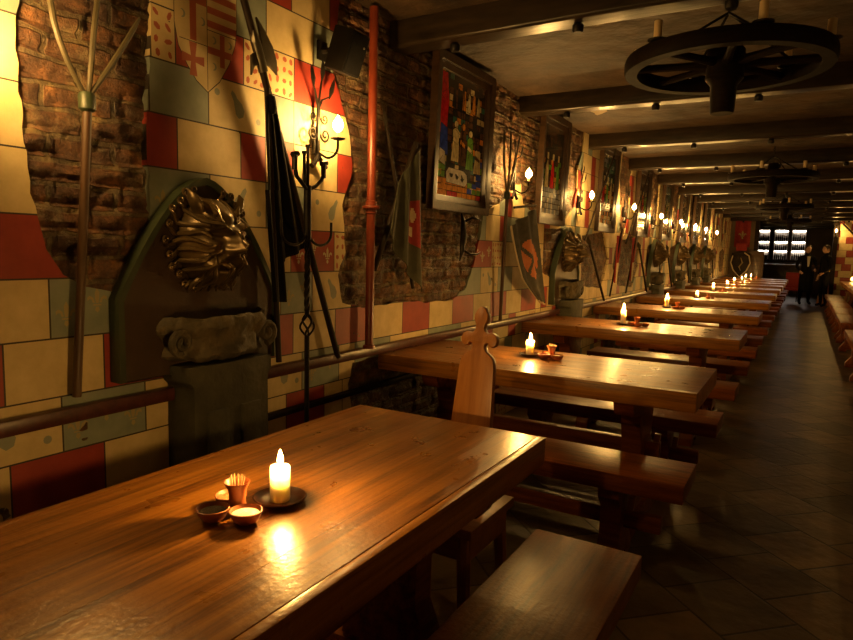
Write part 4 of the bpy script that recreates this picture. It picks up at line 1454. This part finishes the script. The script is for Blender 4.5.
# green furled flag on crossed poles
A = at(416, 143, x=.10); B = at(374, 270, x=.05)
gf = thing('green_flag', 'drooping green and red flag on a slanted pole, between the red pipe and nearest picture', 'flag', B)
shaft((0, 0, 0), A - B, .016, mat='dark_wood', parent=gf)
def gflag(u, v):
    topx, topy = 398 + 22*u, 182 - 34*u
    botx, boty = 388 + 34*u, 232 + 60*u**.8
    p = at(topx + (botx - topx)*v, topy + (boty - topy)*v, x=.11)
    return Vector((.11 + .02*math.sin(u*15 + 1)*(.3 + .7*v), p.y, p.z)) - B
def gflag_m(u, v):
    if .62 < u < .92 and .36 < v < .72:
        return 2 if ((u - .72)/.07)**2 + ((v - .48)/.06)**2 < 1 or ((u - .68)/.05)**2 + ((v - .62)/.05)**2 < 1 else 1
    return 0
MB().cloth(44, 50, gflag, .004, mfn=gflag_m).build('cloth', ['green_cloth', 'red_cloth', 'pale_cloth'], gf)
A = at(386, 125, x=.06); B = at(413, 288, x=.04)
lp = thing('dark_lance', 'thin dark lance crossing behind the drooping green flag', 'lance', B)
shaft((0, 0, 0), A - B, .011, mat='dark_wood', parent=lp)
MB().tube([A - B, (A - B)*1.03, (A - B)*1.12], [.014, .018, .002], 8, flat=.4).build('lance_head', 'old_steel', lp)

# iron horned hook under the nearest picture
H = at(462, 236, x=.04)
hk = thing('iron_wall_hook', 'black iron bracket with two curved hooks under the nearest stained-glass picture', 'hook', H)
MB().tube([(-.012, 0, -.17), (.012, -.01, -.10), (.02, -.015, 0), (.012, -.01, .10), (-.012, 0, .16)], [.006, .026, .032, .024, .006], 10, flat=.6).build('plate', 'iron', hk)
for s in (-1, 1):
    MB().tube([(.02, 0, s*.10), (.05, .04, s*.125), (.075, .10, s*.12), (.07, .15, s*.085 + (.02 if s > 0 else -.02))], [.009, .008, .007, .003], 8).build('hook_arm', 'iron', hk)

# heraldic banner, dark grey with an orange quartered roundel
T = at(535, 208, x=.14); B0 = at(540, 304, x=.1)
hb = thing('heraldic_banner', 'dark grey hanging banner with an orange quartered disc and pale fringe, below the second sconce', 'banner', (.08, T.y, T.z))
def hban(u, v):
    lx = 511 + 9*v + 6*v*v
    ly = 226 + 62*v
    rx = 536 + 10*v
    ry = 209 + 96*v
    if v > .82:
        ly += 14*(v - .82)/.18
        lx += 14*((v - .82)/.18)**1.2
    p = at(lx + (rx - lx)*u, ly + (ry - ly)*u, x=.12)
    return Vector((.11 + .022*math.sin(u*13)*(1 - .4*v), p.y, p.z)) - Vector((.08, T.y, T.z))
def hban_m(u, v):
    if u < .035 or v > .985:
        return 2
    du, dv = (u - .62)/.30, (v - .52)/.24
    if du*du + dv*dv < 1:
        p_, q_ = du*.82 + dv*.57, -du*.57 + dv*.82
        if abs(p_) < .10 or abs(q_) < .13:
            return 0
        return 1
    return 0
MB().cloth(56, 56, hban, .004, mfn=hban_m).build('cloth', ['grey_cloth', 'orange_cloth', 'pale_cloth'], hb)
MB().tube([(.03, -.36, -.02), (.03, .10, .03)], .010, 8).build('rod', 'dark_wood', hb)

# more weapons and pennants farther along the left wall
def make_spear():
    root = thing('leaning_lance', '', 'lance')
    shaft((.05, .48, 0), (.09, -.36, .64), .014, mat='dark_wood', parent=root)
    MB().tube([(.09, -.36, .64), (.09, -.375, .652), (.09, -.41, .68), (.09, -.47, .728)], [.014, .02, .028, .002], 8, flat=.4).build('lance_head', 'old_steel', root)
    return root
ln0 = make_spear()
for k, y in enumerate((7.12, 9.5, 11.6, 13.62, 17.6)):
    lab = 'dark lance leaning against the left wall, %s of the leaning lances beyond the second picture' % ORD[k]
    if k == 0:
        ln0.location = (0, y, .81); ln0['label'] = lab; ln0['group'] = 'lances leaning on the left wall'
    else:
        dup(ln0, lab, (0, y, .81), group='lances leaning on the left wall')
def make_pennant():
    root = thing('hanging_pennant', '', 'pennant')
    shaft((.04, 0, -.70), (.16, .08, .42), .014, mat='dark_wood', parent=root)
    def fn(u, v):
        return (.13 - .03*v + .02*math.sin(u*12 + v), .06 + (u - .5)*.36*(1 - .5*v), .30 - v*(.62 + .16*math.sin(u*PI)))
    MB().cloth(24, 30, fn, .004, mfn=lambda u, v: 1 if v > .55 and u > .45 else 0).build('cloth', ['red_cloth', 'pale_cloth'], root)
    return root
pn0 = make_pennant()
for k, (y, z) in enumerate(((7.93, 1.36), (8.75, 1.36))):
    lab = 'red and cream pennant drooping from a slanted pole, %s of the wall pennants' % ORD[k]
    if k == 0:
        pn0.location = (0, y, z); pn0['label'] = lab; pn0['group'] = 'pennants along the left wall'; pn0.scale = (.75, .75, .75)
    else:
        dup(pn0, lab, (0, y, z), group='pennants along the left wall')
def make_crossed():
    root = thing('wall_pike', '', 'pike')
    shaft((.05, -.15, 0), (.16, .42, .95), .010, mat='dark_wood', parent=root)
    MB().tube([(.16, .42, .95), (.165, .445, 1.0), (.17, .49, 1.08)], [.011, .018, .002], 8, flat=.4).build('pike_head', 'old_steel', root)
    return root
pk0 = make_crossed()
for k, y in enumerate((6.85, 8.66)):
    lab = 'slanted wooden pike crossing in front of the wall, %s of the slanted pikes' % ORD[k]
    if k == 0:
        pk0.location = (0, y, 1.5); pk0['label'] = lab; pk0['group'] = 'slanted pikes along the left wall'
    else:
        dup(pk0, lab, (0, y, 1.5), group='slanted pikes along the left wall')

# ------------------------------------------------------------------ wheel chandeliers
def make_chandelier():
    root = thing('wheel_chandelier', '', 'chandelier')
    R0 = .455
    mb = MB()
    prof = [(R0 - .055, -.035), (R0, -.035), (R0 + .006, -.02), (R0 + .006, .02), (R0, .035), (R0 - .055, .035)]
    seg = 48
    rings = [[mb.bm.verts.new((r*math.cos(2*PI*k/seg), r*math.sin(2*PI*k/seg), z)) for r, z in prof] for k in range(seg)]
    for k in range(seg):
        a, b2 = rings[k], rings[(k+1) % seg]
        for j in range(len(prof)):
            mb.bm.faces.new((a[j], b2[j], b2[(j+1) % len(prof)], a[(j+1) % len(prof)]))
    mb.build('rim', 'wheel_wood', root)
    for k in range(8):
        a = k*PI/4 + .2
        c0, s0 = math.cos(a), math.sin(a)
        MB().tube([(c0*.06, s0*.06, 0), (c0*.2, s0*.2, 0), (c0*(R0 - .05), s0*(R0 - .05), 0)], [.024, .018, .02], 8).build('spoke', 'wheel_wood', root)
    MB().lathe([(0, -.23), (.05, -.23), (.055, -.22), (.06, -.10), (.085, -.07), (.085, .06), (.06, .09), (.05, .15), (.02, .16), (0, .16)], (0, 0, 0), 20).build('hub', 'wheel_wood', root)
    hang = MB()
    for k in range(4):
        a = k*PI/2 + .6
        hang.tube([(math.cos(a)*.33, math.sin(a)*.33, .03), (0, 0, .235)], .007, 6)
    for i in range(5):
        z = .24 + i*.022
        hang.tube([(.01*math.cos(q*PI/4)*(1 if i % 2 else .2), .01*math.cos(q*PI/4)*(.2 if i % 2 else 1), z + .014*math.sin(q*PI/4)) for q in range(9)], .003, 5)
    hang.build('chain', 'iron', root)
    for k in range(6):
        a = k*PI/3 + .95
        c0, s0 = math.cos(a)*(R0 - .03), math.sin(a)*(R0 - .03)
        h = MB().lathe([(0, 0), (.02, 0), (.042, .008), (.045, .014), (.02, .01), (.017, .02), (0, .02)], (c0, s0, .035), 16)
        H = h.build('candle_cup', 'iron', root)
        MB().lathe([(0, 0), (.018, 0), (.018, .075), (.013, .078), (0, .076)], (c0, s0, .054), 14).build('candle_stub', 'candle_ivory', H)
    return root
ch0 = make_chandelier()
for k, y in enumerate((3.42, 8.3, 13.2, 18.1)):
    lab = ['large dark wooden wheel chandelier with unlit candles, nearest, at the top right', 'dark wheel chandelier, second down the middle of the ceiling', 'dark wheel chandelier, third down the middle of the ceiling', 'dark wheel chandelier, farthest, in front of the bar'][k]
    if k == 0:
        ch0.location = (1.68, y, 2.275); ch0['label'] = lab; ch0['group'] = 'wheel chandeliers'
    else:
        dup(ch0, lab, (1.69, y, 2.275), group='wheel chandeliers', rz=.4*k)

# ------------------------------------------------------------------ far end of the hall
# wooden settle and panels in front of the left end wall
pw = thing('panelled_screen', 'dark panelled wooden screen at the far end beyond the last table', 'screen', (.62, HALL_END - .12, 0))
MB().box((0, 0, .80), (.74, .05, 1.55), bev=.006).build('board', 'panel_wood', pw)
for i in (-1, 1):
    MB().box((i*.18, -.03, .80), (.28, .02, 1.3), bev=.006).build('panel', 'panel_wood', pw)
rp = MB().box((.33, HALL_END - .02, 2.08), (.44, .03, .80), bev=.006)
hp = thing('red_hanging', 'dark red wall hanging with a gold emblem on the far end wall', 'wall hanging', (.34, HALL_END - .02, 2.08))
rp.bm.free()
MB().cloth(20, 20, lambda u, v: (.44*(u - .5), -.02 + .012*math.sin(u*14), .42 - .82*v), .006).build('cloth', 'red_cloth', hp)
ov = Overlay()
ov.fleur(0, -.02, .26, 0)
mb = MB(); mb.bm.free()
mb.bm = ov.solve(lambda u, v: Vector((u, -.04, v)), rim=(0, .02, 0))
mb.build('emblem', 'motif_gold', hp, smooth=False)
sh = thing('crested_shield', 'dark shield with a pale curved border on the end wall, left of the panelled screen', 'shield', (.38, HALL_END - .55, 1.15))
spoly = [(-.26, .34), (0, .40), (.26, .34), (.27, .05), (.20, -.2), (0, -.42), (-.20, -.2), (-.27, .05)]
MB().prism(spoly, lambda u, v, wv: (u, wv, v), 0, .04, bev=.01).build('board', 'dark_wood', sh)
MB().tube([(u*.93, -.012, v*.93) for u, v in [(-.24, .28), (-.29, .05), (-.2, -.2), (0, -.42), (.2, -.2), (.29, .05), (.24, .28), (.1, .38)]], .018, 8).build('border', 'pale_cloth', sh)
MB().tube([(0, -.015, .2), (.06, -.015, .05), (-.03, -.015, -.08), (.02, -.015, -.2)], [.03, .05, .05, .01], 8, flat=.4).build('emblem', 'motif_gold', sh)
MB().box((0, .02, .52), (.30, .05, .22), bev=.01).build('crest', 'red_cloth', sh)
MB().box((0, .12, -.35), (.08, .18, 1.5), bev=.01).build('stand', 'dark_wood', sh)

# bar with lit shelves
bar = thing('bar_counter', 'dark wooden bar counter at the far end under the lit bottle shelves', 'bar counter', (1.3, 28.6, 0))
MB().box((0, 0, .55), (3.6, .5, 1.08), bev=.01).build('body', 'panel_wood', bar)
MB().box((0, -.03, 1.11), (3.75, .64, .05), bev=.01).build('counter_top', 'table_wood', bar)
bb = thing('bar_cabinet', 'dark cabinet along the back wall under the lit bottle shelves', 'cabinet', (1.15, 30.70, 0))
MB().box((0, 0, .62), (2.6, .34, 1.22), bev=.01).build('body', 'panel_wood', bb)
MB().box((0, -.01, 1.25), (2.7, .40, .04), bev=.008).build('top', 'dark_wood', bb)
def shelf_unit(cx, wd, lab):
    root = thing('bottle_shelf', lab, 'shelf', (cx, 30.72, 1.292), group='lit bottle shelves behind the bar')
    h = 1.26
    fr = MB()
    for s in (-1, 1):
        fr.box((s*(wd/2 + .02), 0, h/2), (.04, .30, h + .04), bev=.004)
    fr.box((0, 0, h), (wd, .30, .04), bev=.004)
    fr.build('frame', 'panel_wood', root)
    MB().box((0, .14, h/2), (wd, .02, h - .04), bev=0).build('back_panel', 'shelf_back', root)
    for z in (.375, .755, h - .045):
        MB().box((0, .10, z), (wd - .06, .03, .03), bev=.006).build('strip_lamp', 'shelf_light', root)
    for z in (.014, .40, .78):
        MB().box((0, 0, z), (wd, .28, .025), bev=.003).build('shelf_board', 'dark_wood', root)
    return root
def make_bottle():
    root = thing('bottle', '', 'bottle', group='bottles on the lit shelves')
    MB().lathe([(0, 0), (.036, 0), (.038, .01), (.038, .17), (.030, .20), (.014, .23), (.013, .28), (.016, .283), (.016, .295), (0, .295)], seg=12).build('glass', 'bottle_glass', root)
    return root
bt0 = make_bottle()
bt_first = True
for q, (cx, wd) in enumerate(((.52, .42), (1.16, .50), (1.80, .50))):
    nm = ['left', 'middle', 'right'][q]
    shelf_unit(cx, wd, '%s of the three lit bottle shelves behind the bar' % nm)
    for zi, z in enumerate((.027, .413, .793)):
        for i in range(6):
            lab = 'dark bottle on the %s board of the %s lit shelf' % (['bottom', 'middle', 'top'][zi], nm)
            pos = (cx + (i - 2.5)*wd/6.6, 30.70, 1.293 + z)
            if bt_first:
                bt0.location = pos; bt0.scale = (.8, .8, .9); bt0['label'] = lab; bt_first = False
                bt0['group'] = 'bottles on the bottom board of the left lit shelf'
            else:
                s_ = random.uniform(.75, 1.0)
                dup(bt0, lab, pos, group='bottles on the %s board of the %s lit shelf' % (['bottom', 'middle', 'top'][zi], nm), scale=(.8, .8, s_))
# red chair in the opening
rc = thing('red_armchair', 'red upholstered chair with dark legs standing before the bar', 'chair', (1.78, 23.4, 0))
rc.scale = (.8, .8, .85)
MB().box((0, 0, .46), (.46, .46, .10), bev=.03).build('seat', 'red_cloth', rc)
MB().box((0, .20, .78), (.46, .08, .60), bev=.03).build('backrest', 'red_cloth', rc)
for sx in (-1, 1):
    for sy in (-1, 1):
        MB().tube([(sx*.19, sy*.19, .42), (sx*.20, sy*.20, 0)], [.022, .016], 8).build('leg', 'dark_wood', rc)
# dark spear on the painted pier
A = Vector((2.95, HALL_END + .02, 2.42)); B = Vector((3.7, HALL_END + .02, 1.62))
ps = thing('wall_halberd', 'dark pole weapon slanting across the painted blocks of the end wall at right', 'pole weapon', B)
shaft((0, 0, 0), A - B, .03, mat='dark_wood', parent=ps)
MB().tube([A - B, (A - B)*1.04, (A - B)*1.10], [.03, .05, .004], 8, flat=.4).build('head', 'iron', ps)
# leaning plank board by the post
lb = MB().prism([(-.16, 0), (.16, 0), (.10, .95), (-.04, .95)], lambda u, v, wv: (u, wv - .0 + .10*v, v), 0, .03, bev=.005)
o = lb.build('leaning_board', 'upright_wood')
o.location = (2.62, HALL_END - .14, .005)
tag(o, 'tapered brown board leaning at the dark post by the painted end wall', 'board')

# ------------------------------------------------------------------ people at the far end
def make_person(name, label, loc, rz, shirt, cloth_, pose):
    root = thing(name, label, 'person', loc, rz)
    J = {'pel': (0, 0, .95), 'bel': (0, .01, 1.08), 'che': (0, .015, 1.30), 'nec': (0, .0, 1.47), 'hd0': (0, -.02, 1.56)}
    pts, rad, edges = [], [], []
    def add(p, r, parent=None):
        pts.append(p); rad.append(r)
        if parent is not None:
            edges.append((parent, len(pts) - 1))
        return len(pts) - 1
    pel = add((0, 0, .95), (.155, .11))
    wai = add((0, .01, 1.10), (.14, .10), pel)
    che = add((0, .015, 1.30), (.165, .115), wai)
    sho = add((0, .01, 1.42), (.10, .08), che)
    nec = add((0, 0, 1.50), (.055, .055), sho)
    top = add((0, -.01, 1.56), (.05, .05), nec)
    for s in (-1, 1):
        hip = add((s*.10, 0, .88), (.09, .09), pel)
        kn = add((s*.115, -.02, .50), (.065, .065), hip)
        an = add((s*.125, .02, .09), (.045, .045), kn)
        toe = add((s*.14, -.13, .04), (.04, .035), an)
        a = add((s*.19, .01, 1.40), (.06, .06), sho)
        el, wr_ = pose[0 if s < 0 else 1]
        e = add(el, (.046, .046), a)
        add(wr_, (.032, .032), e)
    me = bpy.data.meshes.new('body')
    me.from_pydata([Vector(p) for p in pts], edges, [])
    me.materials.append(MATS[cloth_])
    b_ = bpy.data.objects.new('body', me)
    COL.objects.link(b_)
    b_.parent = root
    md = b_.modifiers.new('skin', 'SKIN')
    lay = me.skin_vertices[0] if len(me.skin_vertices) else None
    if lay is None:
        b2 = bmesh.new(); b2.from_mesh(me); b2.verts.layers.skin.verify(); b2.to_mesh(me); b2.free()
        lay = me.skin_vertices[0]
    for i, r in enumerate(rad):
        lay.data[i].radius = r
        lay.data[i].use_root = (i == 0)
    sd = b_.modifiers.new('smooth', 'SUBSURF')
    sd.levels = 2; sd.render_levels = 2
    # head with face
    hd = MB()
    def hf(u, v):
        th, ph = u*2*PI, v*PI
        x, y, z = math.sin(ph)*math.cos(th), math.sin(ph)*math.sin(th), math.cos(ph)
        k = 1.0
        f_ = max(0, -y)
        k += .16*math.exp(-((x/.16)**2 + ((z + .12)/.22)**2))*f_            # nose
        k -= .05*math.exp(-(((abs(x) - .36)/.16)**2 + ((z - .05)/.12)**2))*f_  # eye sockets
        k += .05*math.exp(-((x/.3)**2 + ((z + .52)/.07)**2))*f_             # lips
        k += .05*math.exp(-((x/.35)**2 + ((z + .85)/.2)**2))*f_             # chin
        jaw = 1 - .22*max(0, -z)
        return (x*.078*k*jaw, -.015 + y*.098*k, 1.645 + z*.118*k)
    hd.grid(36, 24, hf)
    bmesh.ops.remove_doubles(hd.bm, verts=hd.bm.verts, dist=.0006)
    for s in (-1, 1):
        hd.ball((s*.080, .0, 1.64), (.014, .024, .034), 8, 6)
    H = hd.build('head', 'skin', root)
    hr = MB()
    def hrf(u, v):
        th, ph = u*2*PI, v*PI*.62
        x, y, z = math.sin(ph)*math.cos(th), math.sin(ph)*math.sin(th), math.cos(ph)
        lim = .0 if y > -.45 else .03
        return (x*.088, -.008 + y*.106 + (.02 if y < -.4 and z < .45 else 0), 1.655 + z*.122 - (.0 if y > -.3 else -.02))
    hr.grid(28, 14, hrf)
    hr.build('hair', 'hair', H)
    ey = MB()
    for s in (-1, 1):
        ey.ball((s*.03, -.098, 1.655), (.009, .006, .006), 8, 6)
    ey.build('eye', 'hair', H)
    # hands with five fingers
    for k, s in enumerate((-1, 1)):
        wr_ = Vector(pose[k][1]); el = Vector(pose[k][0])
        d_ = (wr_ - el).normalized()
        sd_ = d_.cross(Vector((0, 1, .3))).normalized()
        up_ = sd_.cross(d_)
        h = MB()
        h.tube([wr_ - d_*.01, wr_ + d_*.03, wr_ + d_*.08], [.026, .036, .034], 10, flat=.5)
        for q, ln in enumerate((.060, .072, .068, .052)):
            o_ = wr_ + d_*.075 + sd_*(-.024 + q*.016)
            h.tube([o_, o_ + d_*ln*.5, o_ + d_*ln*.85 - up_*ln*.25, o_ + d_*ln - up_*ln*.5], [.0085, .008, .0075, .006], 6)
        o_ = wr_ + d_*.02 - sd_*.026
        h.tube([o_, o_ + d_*.03 - sd_*.022, o_ + d_*.058 - sd_*.024 - up_*.012], [.011, .010, .008], 6)
        h.build('hand', 'skin', root)
    if shirt:
        MB().prism([(-.045, .0), (.045, 0), (.02, -.30), (-.02, -.30)], lambda u, v, wv: (u, wv, v), 0, .012).build('shirt_front', 'white_cloth', root).location = (0, -.115, 1.44)
        ap = MB()
        ap.cloth(14, 14, lambda u, v: (.34*(u - .5), -.14 - .06*math.sin(u*PI) + .01*math.sin(u*20), 1.0 - .62*v), .005)
        ap.build('apron', 'black_cloth', root)
    return root
make_person('person', 'person in dark clothes with a pale shirt front, facing us near the bar', (2.14, 21.95, 0), .35, True, 'black_cloth', [((-.27, .02, 1.14), (-.22, -.16, 1.0)), ((.27, .02, 1.14), (.16, -.20, 1.06))])
make_person('person', 'person in black standing half turned by the dark post, right of the aproned one', (2.60, 21.35, 0), -1.1, False, 'black_cloth', [((-.27, .03, 1.13), (-.26, -.03, .88)), ((.27, .03, 1.13), (.22, -.16, .98))])

# parts are only sub-objects: give the few visibly different ones a label
for o in bpy.data.objects:
    if o.parent is not None and o.name.split('.')[0] in ('flame', 'bulb'):
        o['label'] = 'burning yellow flame' if o.name.startswith('flame') else 'glowing flame-shaped bulb'
